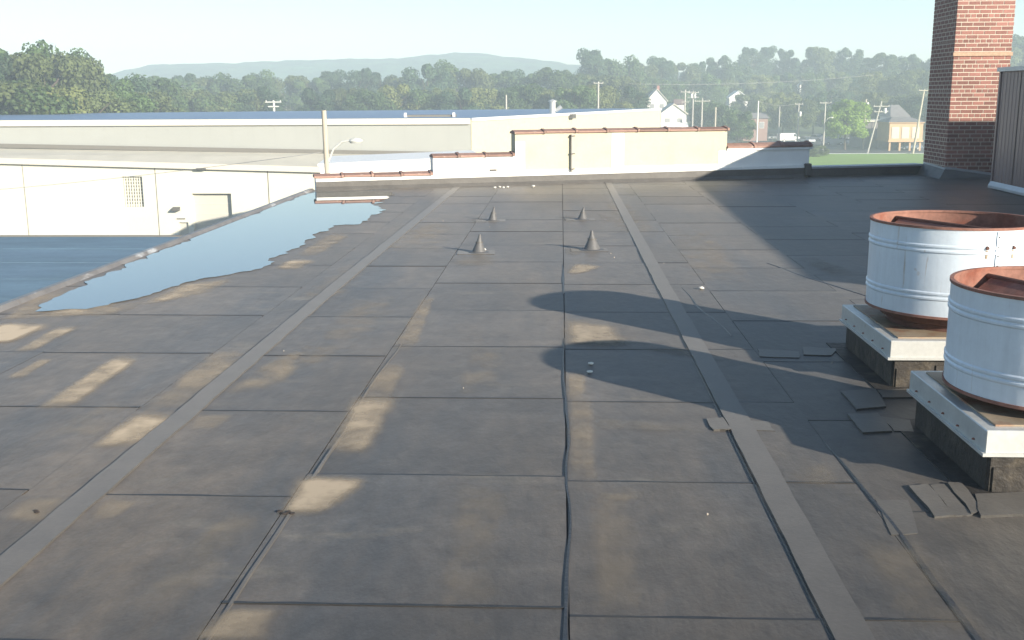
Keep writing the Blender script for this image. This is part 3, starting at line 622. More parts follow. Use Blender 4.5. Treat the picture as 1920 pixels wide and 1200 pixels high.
o = obj('grit', tiny, M['mortar'], kind='stuff'); tag(o, 'scattered pale grit on the dark flat roof', 'grit')

# ================================================================== LOWER BLUE ROOF ON THE LEFT
lr = thing('lower_roof_annex', (-20, 14, GZ), 'lower flat annex roof in blue-grey beyond the left roof edge', 'annex')
LZ = -2.0
yA, yB = float(gnd(0,450,LZ)[1]), float(gnd(340,447.5,LZ)[1])
xB = float(gnd(340,447.5,LZ)[0])
Pf = [(-34,-6),(XL-0.12,-6),(XL-0.12,yB+0.4),(-34,yA+0.6)]
obj('wall', MB().prism([(p[0]*0.998+(-0.02),p[1]-0.03) for p in Pf], GZ, LZ-0.25), M['wh_wall'], lr)
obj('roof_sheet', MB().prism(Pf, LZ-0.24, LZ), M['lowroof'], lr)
obj('roof_edge', MB().prism([(-34,yA+0.6),(XL-0.12,yB+0.4),(XL-0.12,yB+0.52),(-34,yA+0.72)], LZ-0.3, LZ+0.03), M['wh_dark'], lr)
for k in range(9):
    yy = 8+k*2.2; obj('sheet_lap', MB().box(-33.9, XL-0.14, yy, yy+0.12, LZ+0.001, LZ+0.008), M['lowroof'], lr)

# ================================================================== WAREHOUSE (cream lower block, grey upper block, blue roof)
wh = thing('warehouse', (-30, 85, GZ), 'long cream warehouse with grey upper storey and blue flat roof', 'warehouse')
DW = 75.0
def wz(px, py, Y=DW): return float(aty(px, py, Y)[2])
def wX(px, Y=DW, py=330): return float(aty(px, py, Y)[0])
xl, xr = wX(-260), wX(860)
zl, zr = wz(-260, 291), wz(860, 322)
def eave(x): return zl+(zr-zl)*(x-xl)/(xr-xl)
seams = [xl, wX(43), wX(291), wX(502), wX(690), xr]
gx0, gx1, gz1 = wX(357), wX(431), wz(394,363); dx0, dx1, dz1 = wX(329), wX(347), wz(338,417)
lx0, lx1, lz0, lz1 = wX(228), wX(266), wz(247,388), wz(247,331)
obj('wall_backing', MB().prism([(xl,DW+0.45),(xr,DW+0.45),(xr,DW+7),(xl,DW+7)], GZ, [zl-0.1,zr-0.1,zr-0.1,zl-0.1]), M['wh_wall'], wh)
def panel(x0, x1, holes):
    xs = sorted(set([x0,x1]+[h[0] for h in holes]+[h[1] for h in holes])); mb = MB()
    for a, b in zip(xs[:-1], xs[1:]):
        hs = sorted([h for h in holes if h[0] <= a+1e-6 and h[1] >= b-1e-6], key=lambda h: h[2]); cuts = [GZ] 
        segs = []; z = GZ
        for h in hs: segs.append((z, h[2])); z = h[3]
        segs.append((z, None))
        for z0, z1 in segs:
            if z1 is not None and z1-z0 < 0.02: continue
            t0 = z1 if z1 is not None else eave(a); t1 = z1 if z1 is not None else eave(b)
            mb.prism([(a,DW),(b,DW),(b,DW+0.44),(a,DW+0.44)], z0, [t0,t1,t1,t0])
    return mb
holes = [(gx0,gx1,GZ,gz1),(dx0,dx1,GZ,dz1),(lx0,lx1,lz0,lz1)]
for a, b in zip(seams[:-1], seams[1:]):
    obj('wall_panel', panel(a+0.03, b-0.05, [h for h in holes if h[0] > a and h[1] < b]), M['wh_wall'], wh)
for s_ in seams[1:-1]: obj('joint_strip', MB().box(s_-0.048, s_+0.028, DW+0.10, DW+0.40, GZ, eave(s_)-0.02), M['wh_dark'], wh)
gd = obj('garage_door', MB().box(gx0, gx1, DW+0.38, DW+0.43, GZ, gz1), M['door'], wh)
for k in range(1,6): obj('door_rib', MB().box(gx0, gx1, DW+0.362, DW+0.379, GZ+(gz1-GZ)*k/6-0.02, GZ+(gz1-GZ)*k/6+0.02), M['wh_trim'], gd)
obj('man_door', MB().box(dx0, dx1, DW+0.20, DW+0.25, GZ, dz1), M['door'], wh)
obj('lintel', MB().box(dx0-0.1, dx1-0.2, DW-0.06, DW-0.002, wz(338,411), wz(338,409)), M['wh_dark'], wh)
lv = obj('window', MB().box(lx0, lx1, DW+0.3, DW+0.35, lz0, lz1), M['wh_dark'], wh, label='barred window with pale grille')
for k in range(8): obj('bar', MB().box(lx0+(lx1-lx0)*(k+0.3)/8, lx0+(lx1-lx0)*(k+0.75)/8, DW+0.20, DW+0.26, lz0, lz1), M['wh_wall'], lv)
for k in range(9): obj('bar', MB().box(lx0, lx1, DW+0.265, DW+0.295, lz0+(lz1-lz0)*(k+0.3)/9, lz0+(lz1-lz0)*(k+0.7)/9), M['wh_wall'], lv)
for px, py, w_ in ((381,315,0.34),(327,392,0.26)):
    x_, z_ = wX(px), wz(px,py); lt = obj('wall_light', MB().prism([(x_-w_,DW-0.42),(x_+w_,DW-0.42),(x_+w_,DW-0.002),(x_-w_,DW-0.002)], [z_-0.10]*4, [z_-0.02,z_-0.02,z_+0.16,z_+0.16]), M['dark'], wh)
# lower roof, rising slightly to the upper block
U0 = 79.0
ux = wX(882, U0, 260); 
uzt = -0.02
corner = gnd(882,222,uzt); leftp = gnd(-160,227.0,uzt); rb = gnd(1238,203.2,uzt); lb = gnd(-160,215.2,uzt); midb = gnd(560,208.2,uzt)
def upper_base(px):  # dark line at the foot of the upper wall
    return np.interp(px, [-160,0,480,882], [272.5,275.5,283.5,292.0])
def on_left_face(px, py):
    a, b = leftp, corner; d = ray(px, py); nx, ny = (b-a)[1], -(b-a)[0]
    t = (nx*(a[0])+ny*(a[1]))/(nx*d[0]+ny*d[1]); return CPOS+d*t
pA, pB = on_left_face(-160, upper_base(-160)), on_left_face(882, upper_base(882))
obj('low_roof', MB().add([(xl,DW-0.25,zl+0.04),(xr,DW-0.25,zr+0.04),(pB[0]+3,pB[1],pB[2]-0.05),(pA[0]-6,pA[1],pA[2]-0.02),(xl,DW-0.25,zl-0.2),(xr,DW-0.25,zr-0.2),(pB[0]+3,pB[1],pB[2]-0.35),(pA[0]-6,pA[1],pA[2]-0.35)],
    [(0,1,2,3),(4,7,6,5),(0,4,5,1),(1,5,6,2),(2,6,7,3),(3,7,4,0)]), M['wh_roof'], wh)
obj('fascia', MB().add([(xl,DW-0.32,zl-0.30),(xr,DW-0.32,zr-0.30),(xr,DW-0.32,zr+0.10),(xl,DW-0.32,zl+0.10),(xl,DW-0.26,zl-0.30),(xr,DW-0.26,zr-0.30),(xr,DW-0.26,zr+0.10),(xl,DW-0.26,zl+0.10)],
    [(0,1,2,3),(4,7,6,5),(0,4,5,1),(3,2,6,7),(0,3,7,4),(1,5,6,2)]), M['wh_trim'], wh)
# upper block
up_poly = [leftp[:2], corner[:2], rb[:2], (rb[0]-6, rb[1]+1.5), midb[:2], lb[:2]]
obj('upper_wall', MB().prism(up_poly, GZ, uzt-0.12), M['wh_grey'], wh)
e0, e1 = np.array(corner[:2]), np.array(rb[:2]); dn = (e1-e0)/np.linalg.norm(e1-e0); nn = np.array([dn[1],-dn[0]])
obj('end_wall', MB().prism([e0+nn*0.01, e1+nn*0.01, e1+nn*0.09, e0+nn*0.09], GZ, uzt-0.13), M['creamwall'], wh)
obj('roof', MB().prism(up_poly, uzt-0.11, uzt), M['blueroof'], wh)
l0, l1 = np.array(leftp[:2]), np.array(corner[:2]); dl = (l1-l0)/np.linalg.norm(l1-l0); nl = np.array([dl[1],-dl[0]])
obj('eave_trim', MB().prism([l0+nl*0.01, l1+nl*0.01, l1+nl*0.22, l0+nl*0.22], uzt-0.42, uzt+0.02), M['wh_trim'], wh)
obj('eave_trim', MB().prism([e0+nn*0.10, e1+nn*0.10, e1+nn*0.2, e0+nn*0.2], uzt-0.2, uzt+0.03), M['whitestrip'], wh)
obj('foot_flashing', MB().add([(pA[0]+nl[0]*.2,pA[1]+nl[1]*.2,pA[2]-0.05),(pB[0]+nl[0]*.2,pB[1]+nl[1]*.2,pB[2]-0.05),(pB[0]+nl[0]*.2,pB[1]+nl[1]*.2,pB[2]+0.25),(pA[0]+nl[0]*.2,pA[1]+nl[1]*.2,pA[2]+0.25),(pA[0]+nl[0]*.02,pA[1]+nl[1]*.02,pA[2]-0.05),(pB[0]+nl[0]*.02,pB[1]+nl[1]*.02,pB[2]-0.05),(pB[0]+nl[0]*.02,pB[1]+nl[1]*.02,pB[2]+0.25),(pA[0]+nl[0]*.02,pA[1]+nl[1]*.02,pA[2]+0.25)],
    [(0,1,2,3),(4,7,6,5),(0,4,5,1),(3,2,6,7),(0,3,7,4),(1,5,6,2)]), M['wh_dark'], wh)
Lw = np.linalg.norm(l1-l0); nseg = 26
for k in range(nseg):
    a = l0+dl*Lw*k/nseg
    obj('siding_rib', MB().prism([a+nl*0.005, a+dl*0.12+nl*0.005, a+dl*0.12+nl*0.008, a+nl*0.008], GZ+2, uzt-0.43), M['wh_grey'], wh)
p = gnd(1036,212,uzt); stk = obj('exhaust_stack', MB().tube([(p[0],p[1],uzt-0.01),(p[0],p[1],uzt+1.05)], 0.30, 14), M['steel'], wh, smooth='auto')
obj('rain_cap', MB().lathe([(0.0,1.3),(0.42,1.12),(0.42,1.06),(0.0,1.06)], (p[0],p[1],uzt), 14), M['steel'], stk)
ax_ = obj('stack_elbow', MB().tube([(p[0]+0.3,p[1],uzt+0.2),(p[0]+0.85,p[1],uzt+0.6)], [0.16,0.22], 10), M['steel'], stk)
q = (e0+(e1-e0)*0.40)+nn*0.3; zq = float(aty(1092,218,q[1])[2]); obj('wall_light', MB().obox(q, dn, 0.5, 0.2, zq-0.2, zq+0.2), M['dark'], wh)
p = gnd(808,219,uzt); hv = obj('roof_hatch', MB().obox((p[0],p[1]), (1,0), 2.0, 0.8, uzt+0.001, uzt+0.16), M['wh_dark'], wh)
for s_ in (-1,1): obj('hatch_post', MB().box(p[0]+s_*1.95-0.1, p[0]+s_*1.95+0.1, p[1]-0.95, p[1]-0.81, uzt+0.001, uzt+0.34), M['whitestrip'], hv)

# white low building just beyond the parapet
d1 = 56.0; a1 = aty(600,307,d1); b1 = aty(900,290.5,62.4); zt_ = float(a1[2])
an = thing('white_annex', (float(a1[0]), d1, GZ), 'low white flat-roofed building behind the lamp pole and parapet', 'building')
obj('wall', MB().prism([a1[:2], b1[:2], (b1[0]-1,b1[1]+7), (a1[0]-1,a1[1]+7)], GZ, zt_-0.14), M['whitewall'], an)
obj('roof', MB().prism([a1[:2]+np.array([-0.1,-0.1]), b1[:2]+np.array([0.1,-0.1]), (b1[0]-1,b1[1]+7.1), (a1[0]-1.1,a1[1]+7.1)], zt_-0.13, zt_), M['whitestrip'], an)

# ================================================================== POLES AND WIRES
def pole(px, py_top, Y, r0, r1, label_, arms=(), mat_='greypole', lean=0.0, base_z=None, lampside=0, lampz=None, extra=None, group='utility poles', cat='utility pole', name='utility_pole'):
    tp = aty(px, py_top, Y); zb = terrain(tp[0], Y) if base_z is None else base_z
    t = thing(name, (float(tp[0])-lean, Y, zb), label_, cat, group)
    bx = float(tp[0])-lean
    obj('shaft', MB().tube([(bx,Y,zb-0.3),(float(tp[0]),Y,float(tp[2]))], [r0,r1], 12), M[mat_], t, smooth='auto')
    for dz, w, ins in arms:
        z = float(tp[2])-dz; ca = obj('crossarm', MB().box(float(tp[0])-w, float(tp[0])+w, Y-r1-0.12, Y-r1-0.002, z-0.07, z+0.07), M[mat_], t)
        for k in range(ins):
            x = float(tp[0])-w*0.9+1.8*w*k/max(1,ins-1); obj('insulator', MB().lathe([(0.05,0.0),(0.07,0.06),(0.05,0.12),(0.07,0.16),(0.0,0.2)], (x,Y-r1-0.06,z+0.071), 8), M['lamp'], ca)
    if lampside:
        z = float(tp[2])-lampz; s = lampside; r = r1*1.1
        arm = obj('lamp_arm', MB().tube([(float(tp[0])+s*r,Y,z),(float(tp[0])+s*(r+0.25),Y,z+0.55),(float(tp[0])+s*(r+0.65),Y,z+0.85),(float(tp[0])+s*(r+1.0),Y,z+0.9)], 0.045, 8), M['lamp'], t, smooth='auto')
        mb = MB().lathe([(0.0,-0.13),(0.13,-0.12),(0.17,-0.03),(0.14,0.05),(0.07,0.10),(0.0,0.12)], (0,0,0), 14)
        mb.v = [(float(tp[0])+s*(r+1.25)+v[0]*1.9, Y+v[1]*1.0, z+0.9+v[2]*1.0) for v in mb.v]
        obj('lamp_head', mb, M['lamp'], arm, smooth='auto')
    if extra:
        for dz, sx in extra:
            obj('transformer', MB().lathe([(0.0,0),(0.24,0),(0.26,0.1),(0.26,0.85),(0.2,0.98),(0.0,1.0)], (float(tp[0])+sx,Y-0.2,float(tp[2])-dz), 12), M['lamp'], t, smooth='auto')
    return (float(tp[0]), Y, float(tp[2]))
pole(607,207,47,0.155,0.105,'leaning weathered lamp pole rising behind the left parapet',mat_='woodpole',lean=-0.15,lampside=1,lampz=2.2,group=None,cat='lamp pole',name='lamp_pole')
pole(105,176,118,0.2,0.17,'pale pole with one crossarm before the tall trees at far left',arms=[(0.2,1.2,2)],mat_='lamp')
pole(513,189,135,0.16,0.14,'short pole with crossarm behind the blue warehouse roof',arms=[(0.15,1.0,3),(0.7,0.7,0)],mat_='lamp')
pole(949,178,170,0.16,0.13,'thin grey pole against the middle trees, left of the steel stack')
pole(1122,153,205,0.2,0.16,'pole with crossarm beside the pale green tree right of the stack',arms=[(0.3,0.9,3)])
tops = []
tops.append(pole(1285,168,235,0.2,0.15,'tall pole with two crossarms right of the gabled houses',arms=[(0.5,1.0,3),(2.6,0.8,0)]))
tops.append(pole(1300,170,240,0.2,0.15,'pole with transformers right of the gabled houses',arms=[(0.4,1.2,4),(1.4,1.2,0)],extra=[(1.6,-0.35),(1.6,0.35)]))
tops.append(pole(1317,184,226,0.18,0.14,'pole with a side arm above the right end of the tall parapet',arms=[(0.6,1.6,3)]))
pole(1342,201,216,0.2,0.16,'short stout pale post over the right end of the tall parapet',mat_='woodpole')
tops.append(pole(1422,189,214,0.17,0.13,'pale grey pole in the parking lot left of the leaning wires',mat_='lamp'))
pole(1462,200,232,0.15,0.12,'thin pole between the parked cars, right of the pale grey pole')
tops.append(pole(1498,193,224,0.17,0.13,'pole with crossarm and transformer over the silver cars',arms=[(0.25,0.8,3)],extra=[(2.7,0.32)]))
tops.append(pole(1548,191,214,0.17,0.13,'pole with crossarm and lamp left of the bright green tree',arms=[(0.2,1.1,3)],lampside=1,lampz=3.9))
pole(1624,186,222,0.2,0.16,'pale pole with drum transformer right of the bright green tree',mat_='woodpole',extra=[(1.6,0.3)])
tops.append(pole(1653,190,206,0.17,0.13,'leaning pole with crossarms and transformer beside the grey wall',arms=[(0.9,1.5,3),(1.9,1.3,3)],lean=2.1,extra=[(2.2,0.7)]))
tops.append(pole(1733,168,203,0.22,0.16,'tall leaning pole with crossarm in front of the tan house',arms=[(0.15,1.0,3)],mat_='woodpole',lean=1.3))
def wire(p, q, sag, label_, r=0.022):
    pts = [(p[0]+(q[0]-p[0])*t, p[1]+(q[1]-p[1])*t, p[2]+(q[2]-p[2])*t - sag*4*t*(1-t)) for t in np.linspace(0,1,14)]
    o = obj('overhead_wire', MB().tube(pts, r, 5), M['wire'], smooth=True, origin=pts[0]); tag(o, label_, 'wire', 'overhead wires')
wl_ = ['between the two poles nearest the gabled houses','from the transformer pole to the side-arm pole','from the side-arm pole to the pale grey parking pole','from the pale grey pole to the transformer pole','between the transformer pole and the bright tree lamp pole','from the bright tree lamp pole to the leaning pole','from the leaning pole to the tan house pole']
for i in range(len(tops)-1): wire(tops[i], tops[i+1], 0.7, 'thin overhead wire '+wl_[i])
wire(tuple(aty(1180,157,215)), tuple(aty(1640,140,235)), 0.8, 'long faint overhead wire crossing the hillside trees', 0.03)
wire((-40.0,60.0,float(aty(-10,372,60)[2])), (float(aty(607,285,47)[0]),47.0,float(aty(607,285,47)[2])), 0.25, 'faint service wire from the lamp pole across the cream warehouse wall', 0.012)

# ================================================================== HOUSES
def house(px0, px1, py_eave, py_ridge, Y, depth, label_, wallm='housewhite', roofm='houseroof', gable='x', chim=None, porch=False, wins=2):
    x0, x1 = float(aty(px0,py_eave,Y)[0]), float(aty(px1,py_eave,Y)[0]); ze, zr = top_z((px0+px1)/2,py_eave,Y), top_z((px0+px1)/2,py_ridge,Y)
    zb = min(terrain(x0,Y), terrain(x1,Y))-0.4
    t = thing('house', ((x0+x1)/2, Y+depth/2, zb), label_, 'house', 'houses of the town')
    y0, y1 = Y, Y+depth; cx, cyy = (x0+x1)/2, (y0+y1)/2
    if gable == 'x':   # gable faces the camera
        w = MB().add([(x0,y0,zb),(x1,y0,zb),(x1,y0,ze),(cx,y0,zr),(x0,y0,ze),(x0,y1,zb),(x1,y1,zb),(x1,y1,ze),(cx,y1,zr),(x0,y1,ze)],
            [(0,1,2,3,4),(5,9,8,7,6),(0,5,6,1),(1,6,7,2),(2,7,8,3),(3,8,9,4),(4,9,5,0)])
        obj('wall', w, M[wallm], t)
        o_ = 0.35; sl = (zr-ze)/(cx-x0)
        for s in (-1,1):
            xe = cx+s*(cx-x0+o_); zz = ze-sl*o_
            obj('roof', MB().add([(cx,y0-o_,zr+0.03),(xe,y0-o_,zz+0.03),(xe,y1+o_,zz+0.03),(cx,y1+o_,zr+0.03),(cx,y0-o_,zr+0.2),(xe,y0-o_,zz+0.2),(xe,y1+o_,zz+0.2),(cx,y1+o_,zr+0.2)],
                [(0,1,2,3),(4,7,6,5),(0,4,5,1),(1,5,6,2),(2,6,7,3),(3,7,4,0)]), M[roofm], t)
    else:
        obj('wall', MB().box(x0,x1,y0,y1,zb,ze), M[wallm], t)
        o_ = 0.4; obj('roof', MB().add([(x0-o_,y0-o_,ze+0.01),(x1+o_,y0-o_,ze+0.01),(x1+o_,y1+o_,ze+0.01),(x0-o_,y1+o_,ze+0.01),(x0+(0.0 if gable=='y' else (x1-x0)*0.25),cyy,zr),(x1-(0.0 if gable=='y' else (x1-x0)*0.25),cyy,zr)],
            [(3,2,1,0),(0,1,5,4),(1,2,5),(2,3,4,5),(3,0,4)]), M[roofm], t)
    hh = ze-zb
    for k in range(wins):
        wxx = x0+(x1-x0)*(k+0.5)/wins; ww = min(0.5,(x1-x0)/wins*0.3); zc = ze-min(1.6,hh*0.35)
        f_ = obj('window', MB().box(wxx-ww-0.08,wxx+ww+0.08,y0-0.06,y0-0.004,zc-0.75,zc+0.75), M['lamp'], t)
        obj('pane', MB().box(wxx-ww,wxx+ww,y0-0.085,y0-0.062,zc-0.66,zc+0.66), M['housepane'], f_)
    if chim is not None:
        obj('chimney', MB().box(cx+chim-0.35,cx+chim+0.35,cyy-0.3,cyy+0.3,ze,zr+1.0), M['brick'], t)
    if porch:
        obj('porch_roof', MB().add([(x0-0.2,y0-2.2,ze-2.6),(x1+0.2,y0-2.2,ze-2.6),(x1+0.2,y0-0.02,ze-1.9),(x0-0.2,y0-0.02,ze-1.9),(x0-0.2,y0-2.2,ze-2.45),(x1+0.2,y0-2.2,ze-2.45),(x1+0.2,y0-0.02,ze-1.75),(x0-0.2,y0-0.02,ze-1.75)],
            [(0,1,2,3),(4,7,6,5),(0,4,5,1),(1,5,6,2),(2,6,7,3),(3,7,4,0)]), M['whitestrip'], t)
        for k in range(3): xx = x0+(x1-x0)*k/2; obj('porch_post', MB().box(xx-0.08,xx+0.08,y0-2.1,y0-1.94,zb,ze-2.55), M['housewhite'], t)
    return t
house(1240,1287,213,196,222,9,'white house with pale gable right behind the tall parapet',gable='x',wins=2,porch=True,roofm='wh_trim')
house(1214,1250,188,168,275,9,'white gabled house with red chimney, upper left of the gable pair',gable='x',chim=0.6,roofm='wh_trim')
house(1192,1216,176,163,305,8,'small white house half hidden by trees, leftmost on the slope',gable='hip')
house(1266,1284,196,186,262,7,'narrow white outbuilding behind the gabled houses',gable='y',wins=1)
house(1368,1402,183,171,318,9,'white two-storey house high among the trees above the parking lot',gable='x',roofm='whitestrip',wins=2)
house(1500,1513,161,154,360,6,'small white house high on the wooded hillside',gable='x',roofm='wh_trim',wins=1)
house(518,560,181,174,300,9,'long white house before the far trees behind the blue roof',gable='y',wins=3)
house(553,567,176,171,306,7,'white gable end at the right of the long white house',gable='x',wins=1)
house(1672,1704,219,197,246,9,'house with grey hipped roof behind the tan house',gable='hip',roofm='greyroof',wallm='housewhite',wins=2)
house(1395,1440,222,212,262,8,'dark red brick house behind the parking lot poles',gable='y',roofm='greyroof',wallm='clay',wins=2)
# grey flat building
Yg = 226.0; xa, xb = float(aty(1618,240,Yg)[0]), float(aty(1666,240,Yg)[0]); zt2 = top_z(1640,226,Yg)
gb = thing('grey_building', ((xa+xb)/2, Yg+5, GZ), 'plain dark grey flat-roofed building behind the leaning pole', 'building')
obj('wall', MB().box(xa,xb,Yg,Yg+10,GZ,zt2-0.25), M['greywall'], gb); obj('roof_edge', MB().box(xa-0.3,xb+0.3,Yg-0.4,Yg+10.3,zt2-0.24,zt2), M['wh_trim'], gb)
for k in range(4):
    xx = xa+(xb-xa)*(k+0.5)/4; obj('downpipe', MB().box(xx-0.1,xx+0.1,Yg-0.12,Yg-0.004,GZ,zt2-0.26), M['greyroof'], gb)
# tan house raised on posts
Yt = 214.0; xa, xb = float(aty(1668,240,Yt)[0]), float(aty(1731,240,Yt)[0]); z0_, z1_ = top_z(1700,263,Yt), top_z(1700,231,Yt)
th = thing('tan_house', ((xa+xb)/2, Yt+4, GZ), 'tan house with bright window bays raised on posts left of the chimney', 'house', 'houses of the town')
obj('upper_floor', MB().box(xa,xb,Yt,Yt+8,z0_,z1_), M['tan'], th)
obj('floor_beam', MB().box(xa-0.15,xb+0.15,Yt-0.18,Yt+8.1,z0_-0.32,z0_-0.003), M['tan'], th)
obj('cornice', MB().box(xa-0.2,xb+0.2,Yt-0.25,Yt+8.2,z1_+0.003,z1_+0.22), M['tan'], th)
cx = (xa+xb)/2
obj('roof', MB().add([(xa-0.4,Yt-0.4,z1_+0.223),(xb+0.4,Yt-0.4,z1_+0.223),(xb+0.4,Yt+8.4,z1_+0.223),(xa-0.4,Yt+8.4,z1_+0.223),(xa+1.6,Yt+4,z1_+1.15),(xb-1.6,Yt+4,z1_+1.15)],[(3,2,1,0),(0,1,5,4),(1,2,5),(2,3,4,5),(3,0,4)]), M['greyroof'], th)
for k in range(3):
    a = xa+0.45+(xb-xa-0.6)*k/3; w_ = (xb-xa)/3-0.75
    f_ = obj('window', MB().box(a,a+w_,Yt-0.08,Yt-0.003,z0_+0.35,z1_-0.75), M['wh_trim'], th)
    obj('pane', MB().box(a+0.12,a+w_-0.12,Yt-0.1,Yt-0.081,z0_+0.47,z1_-0.87), mat('pale_blind',(0.75,0.62,0.42),0.6) if k == 0 else bpy.data.materials['pale_blind'], f_)
for k in range(4): xx = xa+0.3+(xb-xa-0.6)*k/3; obj('post', MB().box(xx-0.16,xx+0.16,Yt+0.2,Yt+0.52,GZ,z0_-0.33), M['tan'], th)
obj('back_wall', MB().box(xa,xb,Yt+5,Yt+5.2,GZ,z0_-0.33), M['greywall'], th)

# ================================================================== PARKED CARS
def car(px, py, col, ang, label_, van=False, name='parked_car'):
    p = gnd(px, py, GZ+0.06); t = thing(name, (p[0],p[1],GZ+0.06), label_, 'van' if van else 'car', 'cars parked across the lawn')
    t.rotation_euler = (0,0,ang); ORI[t.name] = Vector((0,0,0))
    key = 'car_paint_%d' % int(sum(c*100*(i+1) for i,c in enumerate(col)))
    pm = bpy.data.materials.get(key) or mat(key, col, 0.25, metal=0.2)
    L_, W_, H_ = (5.0,1.95,2.05) if van else (4.6,1.8,1.45)
    if van: prof = [(-2.5,0.35),(-2.5,1.9),(-2.35,2.05),(1.2,2.05),(1.75,1.35),(2.45,1.1),(2.5,0.35)]
    else: prof = [(-2.3,0.35),(-2.3,0.85),(-2.15,0.95),(2.0,0.9),(2.28,0.72),(2.3,0.35)]
    def sweep(pr, w): 
        n = len(pr); return MB().add([(x,-w/2,z) for x,z in pr]+[(x,w/2,z) for x,z in pr], [tuple(range(n)),tuple(range(2*n-1,n-1,-1))]+[(i,i+n,(i+1)%n+n,(i+1)%n) for i in range(n)])
    obj('body', sweep(prof, W_), pm, t, bevel=0.06)
    if van: cab = [(0.9,1.25),(0.9,1.85),(1.28,1.85),(1.68,1.3)]; obj('side_glass', sweep(cab, W_+0.012), M['glass'], t); obj('windscreen', MB().add([(1.27,-0.8,1.97),(1.76,-0.85,1.37),(1.76,0.85,1.37),(1.27,0.8,1.97),(1.25,-0.8,1.95),(1.74,-0.85,1.35),(1.74,0.85,1.35),(1.25,0.8,1.95)],[(0,1,2,3),(4,7,6,5),(0,4,5,1),(1,5,6,2),(2,6,7,3),(3,7,4,0)]), M['glass'], t)
    else:
        obj('glasshouse', sweep([(-1.75,0.93),(-1.15,1.40),(0.35,1.40),(1.15,0.90)], W_*0.86), M['glass'], t, bevel=0.03)
        obj('cabin_roof', sweep([(-1.2,1.385),(-1.1,1.45),(0.3,1.45),(0.42,1.385)], W_*0.87), pm, t, bevel=0.02)
    for sx in (-1,1):
        for sy in (-1,1):
            w = obj('wheel', MB().tube([(sx*1.4,sy*(W_/2-0.2),0.33),(sx*1.4,sy*(W_/2+0.01),0.33)], 0.33, 14), M['tyre'], t)
            obj('rim', MB().tube([(sx*1.4,sy*(W_/2+0.011),0.33),(sx*1.4,sy*(W_/2+0.025),0.33)], 0.2, 10), M['steel'], w)
    xf = 2.5 if van else 2.3
    for sy in (-1,1):
        obj('headlight', MB().box(xf-0.04,xf+0.012,sy*0.62-0.16,sy*0.62+0.16,0.62,0.78), M['lamp'], t)
        obj('taillight', MB().box(-xf-0.012,-xf+0.04,sy*0.68-0.12,sy*0.68+0.12,0.62,0.82), M['clay'], t)
S, W, D, B = (0.45,0.47,0.48), (0.75,0.75,0.73), (0.06,0.065,0.07), (0.12,0.16,0.22)
car(1455,262,S,0.15,'silver car farthest left in the parking lot beyond the parapet')
car(1478,266,W,0.2,'white van with pale roof behind the right end of the red coping',van=True,name='parked_van')
car(1512,268,S,-1.2,'silver car left of the crossarm lamp pole'); car(1532,264,W,-1.1,'white car just left of the crossarm lamp pole, farther back')
car(1562,272,S,0.1,'silver van right of the crossarm lamp pole',van=True,name='parked_van'); car(1592,271,W,-1.0,'pale rounded car under the bright green tree')
car(1612,266,W,1.57,'white car between the bright tree and the grey building'); car(1632,270,S,-1.3,'small silver car at the foot of the leaning pole')
car(1705,281,B,0.1,'blue-grey car beneath the tan raised house'); car(1545,262,D,0.3,'dark car behind the crossarm lamp pole')
car(1436,258,D,0.1,'dark car at the back of the parking lot by the pale grey pole')
p0 = gnd(690,206.3,uzt-6)
# ================================================================== TREES
def crown_mesh(name, seed, n_lobes, n_leaf, shape, leaf, matl):
    rs = np.random.RandomState(seed); lobes = []
    for i in range(n_lobes):
        t = rs.rand(); ang = rs.rand()*6.283
        if shape == 'round': z = 0.34+0.52*t; rmax = 0.30*math.sqrt(max(0.05,1-((z-0.58)/0.40)**2))
        elif shape == 'tall': z = 0.26+0.64*t; rmax = 0.21*math.sqrt(max(0.05,1-((z-0.56)/0.46)**2))
        else: z = 0.30+0.55*t; rmax = 0.36*math.sqrt(max(0.05,1-((z-0.50)/0.44)**2))
        rr_ = rmax*(0.35+0.65*rs.rand()**0.5); s = 0.085+0.07*rs.rand()
        lobes.append((rr_*math.cos(ang), rr_*math.sin(ang), min(z,0.94), s*(1.0 if t < 0.8 else 0.75)))
    lobes = np.array(lobes); idx = rs.randint(0, n_lobes, n_leaf)
    d = rs.normal(size=(n_leaf,3)); d /= np.linalg.norm(d, axis=1)[:,None]
    rr_ = (0.45+0.6*rs.rand(n_leaf)**0.6)[:,None]
    c = lobes[idx,:3]+d*lobes[idx,3:4]*rr_*np.array([1.1,1.1,0.85])
    nrm = d*1.0+rs.normal(size=(n_leaf,3))*0.55+np.array([0,0,0.25]); nrm /= np.linalg.norm(nrm, axis=1)[:,None]
    a = np.cross(nrm, rs.normal(size=(n_leaf,3))); a /= np.linalg.norm(a, axis=1)[:,None]; b = np.cross(nrm, a)
    s = (leaf*(0.6+0.8*rs.rand(n_leaf)))[:,None]; q = 0.75
    V = np.stack([c-a*s-b*s*0.2, c+b*s*q-a*s*0.1, c+a*s+b*s*0.15, c-b*s*q+a*s*0.2], axis=1).reshape(-1,3)
    F = np.arange(n_leaf*4).reshape(-1,4)
    me = bpy.data.meshes.new(name); me.vertices.add(len(V)); me.vertices.foreach_set('co', V.ravel())
    me.loops.add(len(F)*4); me.loops.foreach_set('vertex_index', F.ravel()); me.polygons.add(len(F)); me.polygons.foreach_set('loop_start', np.arange(0,len(F)*4,4)); me.polygons.foreach_set('loop_total', np.full(len(F),4))
    me.update(calc_edges=True); me.materials.append(M[matl]); return me
